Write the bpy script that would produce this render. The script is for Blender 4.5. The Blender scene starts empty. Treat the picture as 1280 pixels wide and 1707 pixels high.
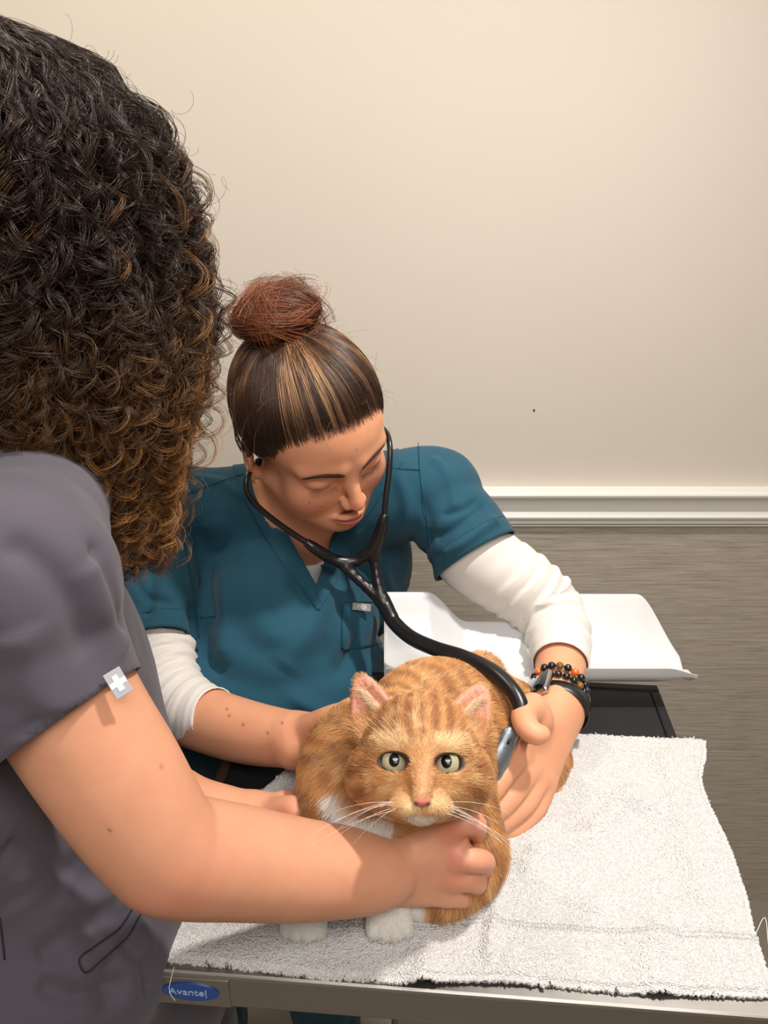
import bpy, bmesh, math, random
import numpy as np
from mathutils import Vector, Matrix
random.seed(7); RNG = np.random.default_rng(7)
SC = bpy.context.scene
COL = SC.collection
R_ = math.radians
# ---------------------------------------------------------------- camera
CAM_Z, PITCH, FPX, TOP = 1.78, R_(25), 1300.0, 1.18      # TOP = height of the table top
cam = bpy.data.cameras.new('camera'); cam_o = bpy.data.objects.new('camera', cam); COL.objects.link(cam_o)
cam_o.location = (0, 0, CAM_Z); cam_o.rotation_euler = (R_(90) - PITCH, 0, 0)
cam.sensor_fit = 'VERTICAL'; cam.sensor_height = 36; cam.lens = 36 * FPX / 1707; cam.clip_start = 0.02
SC.camera = cam_o
# ---------------------------------------------------------------- world, lights, exposure
SC.view_settings.view_transform = 'Standard'; SC.view_settings.look = 'None'; SC.view_settings.gamma = 1
SC.view_settings.use_curve_mapping = False; SC.view_settings.exposure = 0.0
world = bpy.data.worlds.new('world'); SC.world = world; world.use_nodes = True
world.node_tree.nodes['Background'].inputs[0].default_value = (.5, .5, .5, 1)   # the room is closed; lamps light it
SC.cycles.max_bounces = 6; SC.cycles.diffuse_bounces = 3; SC.cycles.glossy_bounces = 3; SC.cycles.transmission_bounces = 4
SC.cycles.sample_clamp_indirect = 4; SC.cycles.use_denoising = True
def lamp(name, loc, target, power, size, color, spread=180):
    l = bpy.data.lights.new(name, 'AREA'); l.shape = 'DISK'; l.size = size; l.energy = power; l.color = color; l.spread = R_(spread)
    o = bpy.data.objects.new(name, l); COL.objects.link(o); o.location = loc
    o.rotation_euler = (Vector(target) - Vector(loc)).to_track_quat('-Z', 'Y').to_euler(); return o
# recessed downlights, a ceiling panel and an added rear fill, all above the frame
lamp('downlight_over_table', (0.52, 0.66, 2.68), (0.10, 0.66, 1.2), 11, 0.10, (1.0, 0.95, 0.89), 125)
lamp('downlight_left', (-0.55, 0.90, 2.68), (-0.35, 0.9, 1.2), 7, 0.12, (1.0, 0.90, 0.78))
lamp('ceiling_panel', (0.15, -0.22, 2.68), (0.1, 0.7, 1.0), 29, 1.0, (1.0, 0.975, 0.94))
lamp('wall_fill_rear', (0.3, -1.0, 2.68), (0.2, 0.6, 1.2), 7, 1.0, (1.0, 0.98, 0.95))  # added fill lamp behind the camera, evens the light on the back wall

# ---------------------------------------------------------------- geometry helpers
CF = np.array([0, math.cos(PITCH), -math.sin(PITCH)]); CU = np.array([0, math.sin(PITCH), math.cos(PITCH)])
C0 = np.array([0, 0, CAM_Z])
def P(px, py, z):
    "world point that stands at pixel (px,py) of the photograph at distance z along the view axis"
    return C0 + z * (CF + (px - 640) / FPX * np.array([1., 0, 0]) - (py - 853.5) / FPX * CU)
def T(px, py, h=TOP):
    "world point on the horizontal plane at height h seen at pixel (px,py)"
    d = CF + (px - 640) / FPX * np.array([1., 0, 0]) - (py - 853.5) / FPX * CU
    return C0 + d * ((h - CAM_Z) / d[2])
def pixel(V):
    q = V - C0; z = q @ CF
    return 640 + FPX * q[..., 0] / z, 853.5 - FPX * (q @ CU) / z, z
def V_(*a): return np.array(a, float)
def unit(v): v = np.asarray(v, float); return v / (np.linalg.norm(v, axis=-1, keepdims=True) + 1e-12)
def sstep(a, b, x):
    t = np.clip((x - a) / (b - a), 0, 1); return t * t * (3 - 2 * t)
def spline(pts, n):
    "Catmull-Rom through rows of pts (any width), n samples"
    p = np.asarray(pts, float); m = len(p)
    if m < 3:
        t = np.linspace(0, 1, n)[:, None]; return p[0] * (1 - t) + p[-1] * t
    q = np.vstack([2 * p[0] - p[1], p, 2 * p[-1] - p[-2]])
    d = np.r_[0, np.cumsum(np.linalg.norm(np.diff(p[:, :3], axis=0), axis=1) + 1e-9)]; d /= d[-1]
    s = np.interp(np.linspace(0, 1, n), d, np.arange(m)); i = np.minimum(s.astype(int), m - 2); t = (s - i)[:, None]
    a, b, c, e = q[i], q[i + 1], q[i + 2], q[i + 3]
    return .5 * (2 * b + (c - a) * t + (2 * a - 5 * b + 4 * c - e) * t ** 2 + (3 * b - a - 3 * c + e) * t ** 3)
def vnoise(p, seed=0):
    "3D value noise in [0,1]"
    i = np.floor(p).astype(np.int64); f = p - i; f = f * f * (3 - 2 * f)
    def h(x, y, z):
        n = (x * 374761393 + y * 668265263 + z * 2147483647 + seed * 1442695041) & 0xffffffff
        n = ((n ^ (n >> 13)) * 1274126177) & 0xffffffff
        return ((n ^ (n >> 16)) & 0xffff) / 65535.0
    r = 0
    for a in (0, 1):
        for b in (0, 1):
            for c in (0, 1):
                w = (f[:, 0] if a else 1 - f[:, 0]) * (f[:, 1] if b else 1 - f[:, 1]) * (f[:, 2] if c else 1 - f[:, 2])
                r = r + w * h(i[:, 0] + a, i[:, 1] + b, i[:, 2] + c)
    return r
def fbm(p, o=3, seed=0):
    r, a, s = 0, .5, 0
    for k in range(o): r = r + a * vnoise(p * 2 ** k, seed + k); s += a; a *= .5
    return r / s
def polydist(V, path):
    "distance to a polyline and the parameter 0..1 along it"
    path = np.asarray(path, float); best = np.full(len(V), 1e9); tt = np.zeros(len(V)); m = len(path) - 1
    for i in range(m):
        a, b = path[i], path[i + 1]; ab = b - a
        t = np.clip((V - a) @ ab / (ab @ ab + 1e-12), 0, 1); d = np.linalg.norm(V - a - t[:, None] * ab, axis=1)
        w = d < best; best[w] = d[w]; tt[w] = ((i + t) / m)[w]
    return best, tt

# ---------------------------------------------------------------- signed distance shapes
class Prim:
    def __init__(s, fn, lo, hi, k=.01, op='+'): s.fn, s.lo, s.hi, s.k, s.op = fn, np.asarray(lo, float), np.asarray(hi, float), k, op
def cap(a, b, ra, rb, k=.01, op='+', flat=None):
    a = np.asarray(a, float); b = np.asarray(b, float); ab = b - a; L = ab @ ab + 1e-12; r = max(ra, rb)
    if flat is not None: fn_, s = unit(flat[0]), flat[1]
    def f(Q):
        q = Q - a; t = np.clip(q @ ab / L, 0, 1); q = q - t[..., None] * ab; rr = ra + (rb - ra) * t
        if flat is None: return np.sqrt((q * q).sum(-1)) - rr
        c = q @ fn_; q1 = q + fn_ * (c * (1 / s - 1))[..., None]; q2 = q + fn_ * (c * (1 / s ** 2 - 1))[..., None]
        n1 = np.sqrt((q1 * q1).sum(-1)) + 1e-9; return (n1 - rr) * n1 / (np.sqrt((q2 * q2).sum(-1)) + 1e-9)
    return Prim(f, np.minimum(a, b) - r, np.maximum(a, b) + r, k, op)
def ell(c, rad, A=None, k=.01, op='+'):
    c = np.asarray(c, float); rad = np.asarray(rad, float); A = np.eye(3) if A is None else np.asarray(A, float)   # columns = axes
    def f(Q):
        q = (Q - c) @ A; k0 = np.sqrt(((q / rad) ** 2).sum(-1)) + 1e-9; k1 = np.sqrt(((q / rad ** 2) ** 2).sum(-1)) + 1e-9
        return k0 * (k0 - 1) / k1
    r = np.sqrt(((A * rad) ** 2).sum(1)); return Prim(f, c - r, c + r, k, op)
def chain(pts, rad, k=.004, n=None, flat=None, kj=None, op='+'):
    "smooth tube through pts with radii; the first piece joins with kj"
    d = np.c_[np.asarray(pts, float), np.asarray(rad, float)]; n = n or (len(d) * 4)
    s = spline(d, n); s[:, 3] = np.maximum(s[:, 3], .0005)
    return [cap(s[i, :3], s[i + 1, :3], s[i, 3], s[i + 1, 3], k=(kj if i == 0 and kj else k), flat=flat, op=op) for i in range(n - 1)]
def evalf(prims, Q):
    d = np.full(Q.shape[:-1], 1e3)
    for p in prims:
        e = p.fn(Q)
        if p.op == '-': e = -e; h = np.maximum(p.k - np.abs(d - e), 0) / p.k; d = np.maximum(d, e) + h * h * p.k * .25
        else: h = np.maximum(p.k - np.abs(d - e), 0) / p.k; d = np.minimum(d, e) - h * h * p.k * .25
    return d
def sdf_verts(prims, h, region=None, B=14, smooth=1):
    "sparse surface nets: (verts, quads). region(points)->bool keeps only some blocks"
    adds = [p for p in prims if p.op == '+']
    lo = np.min([p.lo for p in adds], 0) - 4 * h; hi = np.max([p.hi for p in adds], 0) + 4 * h
    if region is not None: lo = np.maximum(lo, region[0]); hi = np.minimum(hi, region[1])
    S = B * h; nb = np.maximum(np.ceil((hi - lo) / S).astype(int), 1)
    g = np.stack(np.meshgrid(*[np.arange(n) for n in nb], indexing='ij'), -1).reshape(-1, 3)
    cen = lo + (g + .5) * S; hd = S * .5 * 1.7321
    D = []
    for c0 in range(0, len(cen), 20000): D.append(evalf(prims, cen[c0:c0 + 20000]))
    D = np.concatenate(D); keep = np.abs(D) < hd * 1.5 + .004
    g, cen = g[keep], cen[keep]
    pd = np.stack([p.fn(cen) for p in prims], 1) if len(cen) else np.zeros((0, len(prims)))
    NG = nb * B + 3; a = np.arange(B + 1)
    loc = np.stack(np.meshgrid(a, a, a, indexing='ij'), -1)
    K, VV, E = [], [], []
    mul = np.array([NG[1] * NG[2], NG[2], 1], np.int64)
    for bi in range(len(g)):
        act = [p for j, p in enumerate(prims) if pd[bi, j] < hd * 2.6 + p.k + .006]
        if not act: continue
        base = g[bi] * B; Q = lo + (base + loc) * h; F = evalf(act, Q); ins = F < 0
        c = [ins[i:B + i, j:B + j, l:B + l] for i in (0, 1) for j in (0, 1) for l in (0, 1)]
        anyc = np.logical_or.reduce(c); allc = np.logical_and.reduce(c); m = anyc & ~allc
        if not m.any(): continue
        idx = np.argwhere(m); acc = np.zeros((len(idx), 3)); cnt = np.zeros(len(idx))
        for ax in range(3):
            o1, o2 = [x for x in range(3) if x != ax]
            for u in (0, 1):
                for v in (0, 1):
                    s = idx.copy(); s[:, o1] += u; s[:, o2] += v; e = s.copy(); e[:, ax] += 1
                    f0 = F[s[:, 0], s[:, 1], s[:, 2]]; f1 = F[e[:, 0], e[:, 1], e[:, 2]]; w = (f0 < 0) != (f1 < 0)
                    t = np.where(w, f0 / np.where(w, f0 - f1, 1), 0); p = s.astype(float); p[:, ax] += t
                    acc[w] += p[w]; cnt[w] += 1
        VV.append(lo + (base + acc / cnt[:, None]) * h); K.append((base + idx + 1) @ mul)
        for ax in range(3):
            s0 = ins[:B, :B, :B]; s1 = ins[tuple(slice(1, B + 1) if x == ax else slice(0, B) for x in range(3))]
            w = np.argwhere(s0 != s1)
            if len(w): E.append(np.c_[(base + w + 1) @ mul, np.full(len(w), ax), s0[w[:, 0], w[:, 1], w[:, 2]]])
    K = np.concatenate(K); VV = np.concatenate(VV); E = np.concatenate(E).astype(np.int64)
    K, ui = np.unique(K, return_index=True); VV = VV[ui]
    quads = []
    for ax in range(3):
        e = E[E[:, 1] == ax]; o1, o2 = (ax + 1) % 3, (ax + 2) % 3; a_, b_ = mul[o1], mul[o2]
        ks = np.stack([e[:, 0], e[:, 0] - a_, e[:, 0] - a_ - b_, e[:, 0] - b_], 1)
        ii = np.minimum(np.searchsorted(K, ks), len(K) - 1); ok = (K[ii] == ks).all(1)
        q = ii[ok]; fl = e[ok, 2] == 0; q[fl] = q[fl][:, ::-1]; quads.append(q)
    F = np.concatenate(quads)
    for _ in range(smooth): VV = lap(VV, F, .5)
    return VV, F
def lap(V, F, w=.5):
    n = len(V); m = F.shape[1]; s = np.zeros((n, 3)); c = np.zeros(n)
    for i in range(m):
        a, b = F[:, i], F[:, (i + 1) % m]
        for x in range(3): s[:, x] += np.bincount(a, V[b, x], n) + np.bincount(b, V[a, x], n)
        c += np.bincount(a, minlength=n) + np.bincount(b, minlength=n)
    c[c == 0] = 1; L = s / c[:, None] - V; return V + w * L
def normals(V, F):
    n = np.cross(V[F[:, 2]] - V[F[:, 0]], V[F[:, -1]] - V[F[:, 1]]) if F.shape[1] == 4 else np.cross(V[F[:, 1]] - V[F[:, 0]], V[F[:, 2]] - V[F[:, 0]])
    r = np.zeros_like(V)
    for i in range(F.shape[1]):
        for x in range(3): r[:, x] += np.bincount(F[:, i], n[:, x], len(V))
    return unit(r)
def cutmesh(V, F, g, eps=1e-4):
    "keep where g<0 and pull the border onto g=0; g is a function of points"
    v = g(V); keepf = (v[F] < 0).all(1); Fk = F[keepf]; used = np.zeros(len(V), bool); used[Fk] = True
    # border vertices
    m = Fk.shape[1]; ed = np.concatenate([np.stack([Fk[:, i], Fk[:, (i + 1) % m]], 1) for i in range(m)]); key = np.sort(ed, 1)
    kk = key[:, 0].astype(np.int64) * len(V) + key[:, 1]; u, c = np.unique(kk, return_counts=True); bk = u[c == 1]
    # only borders made by this cut: a neighbour across was removed
    touched = np.zeros(len(V), bool); touched[F[~keepf].ravel()] = True
    b = np.unique(np.r_[bk // len(V), bk % len(V)]); b = b[touched[b]]
    for _ in range(2):
        Vb = V[b]; g0 = g(Vb); gr = np.stack([(g(Vb + np.eye(3)[i] * eps) - g0) / eps for i in range(3)], 1)
        V = V.copy(); st = -g0[:, None] * gr / ((gr ** 2).sum(1)[:, None] + 1e-9)
        l = np.linalg.norm(st, axis=1, keepdims=True); V[b] = Vb + st * np.minimum(1, .006 / (l + 1e-9))
    return compact(V, Fk)
def compact(V, F):
    used = np.zeros(len(V), bool); used[F.ravel()] = True; mp = np.cumsum(used) - 1
    return V[used], mp[F]

# ---------------------------------------------------------------- Blender objects
def link(o, parent=None):
    COL.objects.link(o)
    if parent is not None: o.parent = parent
    return o
def props(o, label=None, cat=None, group=None, kind=None):
    if label: o['label'] = label
    if cat: o['category'] = cat
    if group: o['group'] = group
    if kind: o['kind'] = kind
    return o
def empty(name, loc, label, cat, group=None):
    o = bpy.data.objects.new(name, None); o.location = loc; o.empty_display_size = .02; COL.objects.link(o); return props(o, label, cat, group)
def settle(o, parent):
    "give a mesh in world coordinates its place under a parent that has a location only"
    if parent is not None: o.matrix_parent_inverse = Matrix.Translation(-Vector(parent.location if parent.parent is None else (0, 0, 0)))
    return o
def mesh_np(name, V, F, mat, parent=None, tint=None, smooth=True, attrs=None):
    me = bpy.data.meshes.new(name); V = np.ascontiguousarray(V, np.float32)
    me.vertices.add(len(V)); me.vertices.foreach_set('co', V.ravel())
    n, m = F.shape; me.loops.add(n * m); me.loops.foreach_set('vertex_index', np.ascontiguousarray(F, np.int32).ravel())
    me.polygons.add(n); me.polygons.foreach_set('loop_start', np.arange(0, n * m, m, dtype=np.int32))
    me.update(calc_edges=True); me.polygons.foreach_set('use_smooth', np.full(n, smooth)); me.update()
    for nm, arr in (attrs or {}).items():
        a = me.attributes.new(nm, 'FLOAT', 'POINT'); a.data.foreach_set('value', np.ascontiguousarray(arr, np.float32))
    if tint is not None:
        a = me.color_attributes.new('tint', 'FLOAT_COLOR', 'POINT')
        a.data.foreach_set('color', np.ascontiguousarray(np.c_[tint, np.ones(len(tint))], np.float32).ravel())
    if mat: me.materials.append(mat)
    return settle(link(bpy.data.objects.new(name, me), parent), parent)
def mesh_py(name, verts, faces, mat, parent=None, smooth=False, mods=()):
    me = bpy.data.meshes.new(name); me.from_pydata([tuple(v) for v in verts], [], faces); me.update()
    if smooth: me.polygons.foreach_set('use_smooth', [True] * len(me.polygons))
    if mat: me.materials.append(mat)
    return settle(link(bpy.data.objects.new(name, me), parent), parent)
def mesh_bm(name, bm, mat, parent=None, smooth=False):
    bmesh.ops.recalc_face_normals(bm, faces=bm.faces); me = bpy.data.meshes.new(name); bm.to_mesh(me); bm.free()
    if smooth: me.polygons.foreach_set('use_smooth', [True] * len(me.polygons))
    for m in (mat if isinstance(mat, (list, tuple)) else [mat]): me.materials.append(m)
    return settle(link(bpy.data.objects.new(name, me), parent), parent)
def bm_box(bm, lo, hi, bev=0, M=None, seg=2):
    lo, hi = np.minimum(lo, hi), np.maximum(lo, hi)
    r = bmesh.ops.create_cube(bm, size=1); vs = r['verts']
    for v in vs: v.co = Vector([(lo[i] + hi[i]) / 2 + v.co[i] * (hi[i] - lo[i]) for i in range(3)])
    if bev: 
        es = list({e for v in vs for e in v.link_edges}); rr = bmesh.ops.bevel(bm, geom=es, offset=bev, segments=seg, affect='EDGES', profile=.5); vs = list({v for f in rr['faces'] for v in f.verts} | {v for v in vs if v.is_valid})
    if M is not None:
        for v in vs: v.co = M @ v.co
    return vs
def tube_np(path, rad, seg=10, caps=True):
    "tube mesh arrays along path; rad scalar or per point"
    p = np.asarray(path, float); n = len(p); r = np.broadcast_to(np.asarray(rad, float), (n,))
    t = unit(np.gradient(p, axis=0)); u = np.zeros_like(p); a = V_(0, 0, 1) if abs(t[0, 2]) < .9 else V_(1, 0, 0)
    u0 = unit(np.cross(t[0], a)); u[0] = u0
    for i in range(1, n): u[i] = unit(u[i - 1] - t[i] * (u[i - 1] @ t[i]))
    w = np.cross(t, u); th = np.linspace(0, 2 * math.pi, seg, endpoint=False)
    V = p[:, None] + r[:, None, None] * (np.cos(th)[None, :, None] * u[:, None] + np.sin(th)[None, :, None] * w[:, None])
    V = V.reshape(-1, 3); F = []
    i, j = np.meshgrid(np.arange(n - 1), np.arange(seg), indexing='ij'); i = i.ravel(); j = j.ravel(); j2 = (j + 1) % seg
    F = np.stack([i * seg + j, i * seg + j2, (i + 1) * seg + j2, (i + 1) * seg + j], 1)
    if caps:
        c0, c1 = len(V), len(V) + 1; V = np.vstack([V, p[0], p[-1]]); jj = np.arange(seg); j2 = (jj + 1) % seg
        F = np.vstack([F, np.stack([np.full(seg, c0), j2, jj, jj], 1), np.stack([np.full(seg, c1), (n - 1) * seg + jj, (n - 1) * seg + j2, (n - 1) * seg + j2], 1)])
    return V, F
def tube(name, path, rad, mat, parent=None, seg=10):
    V, F = tube_np(path, rad, seg, caps=False); n = len(F) // seg + 1
    faces = F.tolist() + [list(range(seg))[::-1], list(range((n - 1) * seg, n * seg))]
    return mesh_py(name, V, faces, mat, parent, smooth=True)
def strands(name, pts, rad, mat, parent=None, tint=None, kind=None):
    "hair curves: pts (n,k,3), rad (n,k) or scalar, tint (n,3) or (n,k,3)"
    n, k, _ = pts.shape; c = bpy.data.hair_curves.new(name); c.add_curves([k] * n)
    c.attributes['position'].data.foreach_set('vector', np.ascontiguousarray(pts, np.float32).ravel())
    r = c.attributes.get('radius') or c.attributes.new('radius', 'FLOAT', 'POINT')
    r.data.foreach_set('value', np.ascontiguousarray(np.broadcast_to(rad, (n, k)), np.float32).ravel())
    if tint is not None:
        tint = np.asarray(tint)
        if tint.ndim == 2: tint = np.broadcast_to(tint[:, None], (n, k, 3))
        a = c.attributes.new('tint', 'FLOAT_COLOR', 'POINT'); a.data.foreach_set('color', np.concatenate([tint, np.ones((n, k, 1))], 2).astype(np.float32).ravel())
    c.materials.append(mat); o = settle(link(bpy.data.objects.new(name, c), parent), parent)
    if kind: o['kind'] = kind
    return o
def text_mesh(name, body, size, M, mat, parent=None, ext=.0002, cx=True):
    cu = bpy.data.curves.new(name, 'FONT'); cu.body = body; cu.size = size; cu.extrude = ext; cu.align_x = 'CENTER' if cx else 'LEFT'; cu.align_y = 'CENTER'
    o = bpy.data.objects.new(name, cu); COL.objects.link(o); bpy.context.view_layer.update()
    me = bpy.data.meshes.new_from_object(o.evaluated_get(bpy.context.evaluated_depsgraph_get())); bpy.data.objects.remove(o)
    me.transform(M); me.materials.clear(); me.materials.append(mat); ob = settle(link(bpy.data.objects.new(name, me), parent), parent); return ob
def tuck(o, prims, cover, depth=.009):
    "draw what lies under clothing inward so that the cloth clears it"
    me = o.data; V = np.empty(len(me.vertices) * 3, np.float32); me.vertices.foreach_get('co', V); V = V.reshape(-1, 3).astype(float); N = np.empty(len(V) * 3, np.float32); me.vertices.foreach_get('normal', N); N = N.reshape(-1, 3)
    i = np.where(cover(V))[0]
    if not len(i): return
    d = evalf(prims, V[i]); s = np.clip(d + depth, 0, .02); V[i] -= N[i] * s[:, None]; me.vertices.foreach_set('co', np.ascontiguousarray(V, np.float32).ravel()); me.update()
def frame_M(o, x, y, z=None):
    x = unit(x); z = unit(np.cross(x, y)) if z is None else unit(z); y = np.cross(z, x)
    return Matrix(((x[0], y[0], z[0], o[0]), (x[1], y[1], z[1], o[1]), (x[2], y[2], z[2], o[2]), (0, 0, 0, 1)))
def srgb(r, g, b): return tuple(((c / 255) / 12.92 if c / 255 <= .04045 else ((c / 255 + .055) / 1.055) ** 2.4) for c in (r, g, b))
def lin(*a): return np.array(srgb(*a))

# ---------------------------------------------------------------- materials
class NT:
    def __init__(s, name):
        s.m = bpy.data.materials.new(name); s.m.use_nodes = True; s.t = s.m.node_tree; s.b = s.t.nodes['Principled BSDF']
    def n(s, typ, **kw):
        nd = s.t.nodes.new('ShaderNode' + typ)
        for k, v in kw.items():
            if k in nd.inputs: nd.inputs[k].default_value = v
            else: setattr(nd, k, v)
        return nd
    def l(s, a, b): s.t.links.new(a, b)
    def setb(s, **kw):
        for k, v in kw.items(): s.b.inputs[k.replace('_', ' ')].default_value = v
    def coord(s, scale=(1, 1, 1), rot=(0, 0, 0), kind='Object'):
        tc = s.n('TexCoord'); mp = s.n('Mapping'); mp.inputs['Scale'].default_value = scale; mp.inputs['Rotation'].default_value = rot; s.l(tc.outputs[kind], mp.inputs[0]); return mp.outputs[0]
    def noise(s, vec, scale, detail=3, rough=.5): 
        n = s.n('TexNoise'); n.inputs['Scale'].default_value = scale; n.inputs['Detail'].default_value = detail; n.inputs['Roughness'].default_value = rough
        if vec is not None: s.l(vec, n.inputs['Vector'])
        return n.outputs['Fac']
    def ramp(s, fac, stops):
        r = s.n('ValToRGB'); e = r.color_ramp.elements
        while len(e) < len(stops): e.new(.5)
        for el, (p, c) in zip(e, stops): el.position = p; el.color = (*c, 1)
        s.l(fac, r.inputs[0]); return r.outputs[0]
    def bump(s, h, strength, dist=.001):
        b = s.n('Bump'); b.inputs['Strength'].default_value = strength; b.inputs['Distance'].default_value = dist; s.l(h, b.inputs['Height']); s.l(b.outputs[0], s.b.inputs['Normal']); return b
    def mix(s, a, b, fac, mode='MIX'):
        m = s.n('Mix'); m.data_type = 'RGBA'; m.blend_type = mode
        for i, v in ((6, a), (7, b)):
            if isinstance(v, tuple): m.inputs[i].default_value = (*v, 1)
            else: s.l(v, m.inputs[i])
        if isinstance(fac, (int, float)): m.inputs[0].default_value = fac
        else: s.l(fac, m.inputs[0])
        return m.outputs[2]
    def attr(s, name, out='Color'): a = s.n('Attribute'); a.attribute_name = name; return a.outputs[out]
def plain(name, col, rough=.5, metal=0, bump=None, coat=0, var=0, spec=.5):
    t = NT(name); t.setb(Base_Color=(*col, 1), Roughness=rough, Metallic=metal); t.b.inputs['Coat Weight'].default_value = coat; t.b.inputs['Specular IOR Level'].default_value = spec
    if var: 
        f = t.noise(t.coord(), 18, 4); t.l(t.mix(tuple(c * (1 - var) for c in col), tuple(min(1, c * (1 + var)) for c in col), f), t.b.inputs['Base Color'])
    if bump: t.bump(t.noise(t.coord(), bump[0], 4), bump[1], bump[2] if len(bump) > 2 else .001)
    return t.m
def skin_mat(name):
    t = NT(name); v = t.coord(); c = t.attr('tint'); f = t.noise(v, 45, 4, .6); t.l(t.mix(c, t.mix((.92, .78, .74), (1.0, 1.0, 1.0), f), .8, 'MULTIPLY'), t.b.inputs['Base Color'])
    t.setb(Roughness=.47); t.b.inputs['Subsurface Weight'].default_value = .22; t.b.inputs['Subsurface Scale'].default_value = .006; t.b.inputs['Subsurface Radius'].default_value = (1, .35, .2)
    t.b.inputs['Specular IOR Level'].default_value = .4
    t.bump(t.noise(v, 900, 3, .7), .12, .0006); return t.m
def cloth_mat(name, col, weave=2200, rough=.85, sheen=.25, var=.06, bump=.25):
    t = NT(name); v = t.coord(); f = t.noise(v, 9, 4); col2 = tuple(c * (1 - var) for c in col); col3 = tuple(c * (1 + var) for c in col)
    base = t.mix(col2, col3, f); t.l(base, t.b.inputs['Base Color']); t.setb(Roughness=rough)
    t.b.inputs['Sheen Weight'].default_value = sheen; t.b.inputs['Sheen Roughness'].default_value = .5; t.b.inputs['Specular IOR Level'].default_value = .25
    t.bump(t.noise(t.coord((1, 1, 2.6), (R_(35), R_(20), R_(30))), weave / 3.4, 3, .6), bump, .0005); return t.m
def hair_mat(name, rough=.4, spec=.5, attr=True, col=(.1, .05, .02), coat=0, sheen=0):
    t = NT(name); t.setb(Roughness=rough, Base_Color=(*col, 1)); t.b.inputs['Specular IOR Level'].default_value = spec
    if attr: t.l(t.attr('tint'), t.b.inputs['Base Color'])
    return t.m
# ================================================================ room
WALL_Y = 1.42
def wall_rail(y_px): return (CAM_Z - WALL_Y * math.tan(PITCH + math.atan((y_px - 853.5) / FPX)))
t = NT('cream_wall_paint'); v = t.coord(); t.l(t.mix(srgb(224, 215, 203), srgb(219, 209, 196), t.noise(v, 3, 3)), t.b.inputs['Base Color']); t.setb(Roughness=.75)
t.bump(t.noise(v, 160, 3), .12, .0008); M_paint = t.m
t = NT('grey_streaked_wallpaper'); v = t.coord((1.6, 1, 42)); f = t.noise(v, 5, 6, .68); v2 = t.coord((6, 1, 160)); f2 = t.noise(v2, 6, 4, .6)
m = t.n('Math'); m.operation = 'MULTIPLY_ADD'; m.inputs[1].default_value = .45; t.l(f2, m.inputs[0]); t.l(f, m.inputs[2])
t.l(t.ramp(m.outputs[0], [(.5, srgb(150, 140, 126)), (.68, srgb(178, 168, 154)), (.9, srgb(199, 190, 177))]), t.b.inputs['Base Color']); t.setb(Roughness=.6); t.bump(m.outputs[0], .35, .001); M_paper = t.m
M_trim = plain('white_gloss_trim', srgb(240, 236, 230), .3, bump=(40, .03))
M_ceil = plain('white_ceiling', srgb(236, 230, 220), .9)
M_floor = plain('grey_vinyl_floor', srgb(150, 142, 131), .45, var=.1)
def slab(name, lo, hi, mat, parent=None, kind='structure', label=None, bev=0):
    bm = bmesh.new(); bm_box(bm, lo, hi, bev); o = mesh_bm(name, bm, mat, parent)
    if kind and parent is None: o['kind'] = kind
    if label: o['label'] = label
    return o
X0, X1, Y0 = -1.7, 2.1, -1.5
RT, RB = wall_rail(811), wall_rail(876)          # top and bottom of the chair rail
wall = slab('wall_back', (X0, WALL_Y, 0), (X1, WALL_Y + .12, 2.7), M_paint, label='cream painted wall above the chair rail')
slab('wallpaper', (X0, WALL_Y - .0015, 0), (X1, WALL_Y + .001, (RT + RB) / 2), M_paper, wall, label='grey horizontally streaked wallpaper below the rail')
slab('wall_left', (X0 - .1, Y0, 0), (X0, WALL_Y + .12, 2.7), M_paint)
slab('wall_right', (X1, Y0, 0), (X1 + .1, WALL_Y + .12, 2.7), M_paint)
slab('wall_front', (X0, Y0 - .1, 0), (X1, Y0, 2.7), M_paint)
slab('floor', (X0, Y0, -.05), (X1, WALL_Y + .12, 0), M_floor)
slab('ceiling', (X0, Y0, 2.7), (X1, WALL_Y + .12, 2.8), M_ceil)
0 and slab('baseboard_back', (X0, WALL_Y - .006, 0), (X1, WALL_Y, .09), plain('grey_vinyl_base', srgb(158, 149, 137), .5), bev=.002)
h = RT - RB                                        # moulded chair rail: profile swept along x
prof = [(0, 0), (.006, 0), (.010, .03), (.010, .07), (.006, .09), (.010, .12), (.016, .14), (.016, .17), (.011, .20), (.015, .24), (.021, .28), (.022, .33), (.017, .37), (.013, .43), (.012, .60), (.014, .72),
        (.019, .80), (.027, .84), (.032, .88), (.033, .93), (.031, .97), (.026, 1.0), (0, 1.0)]
vs = [(x, WALL_Y - a, RB + b * h) for x in (X0, X1) for a, b in prof]; n = len(prof)
rail = mesh_py('trim_1', vs, [[i, i + n, (i + 1) % n + n, (i + 1) % n] for i in range(n)], M_trim); rail['kind'] = 'structure'; rail['label'] = 'white moulded chair rail along the wall'
for lx, ly, nm in ((.52, .66, 'a'), (-.55, .90, 'b')):      # recessed trims round the two downlights
    t_ = bmesh.new(); bmesh.ops.create_cone(t_, cap_ends=False, segments=32, radius1=.085, radius2=.065, depth=.02, matrix=Matrix.Translation((lx, ly, 2.688)))
    o = mesh_bm('downlight_trim', t_, M_trim, smooth=True); props(o, 'round white trim of a recessed ceiling downlight ' + ('above the towel' if nm == 'a' else 'above the two people'), 'ceiling light')
# small speck on the wall
q = C0 + (CF + 250 / FPX * V_(1, 0, 0) + 169.5 / FPX * CU) * (WALL_Y / (CF + 250 / FPX * V_(1, 0, 0) + 169.5 / FPX * CU)[1])
bm = bmesh.new(); bmesh.ops.create_uvsphere(bm, u_segments=8, v_segments=6, radius=.0022, matrix=Matrix.Translation(tuple(q)))
mesh_bm('nail_hole', bm, plain('dark_speck', (.05, .04, .03), .8), wall)

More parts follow.
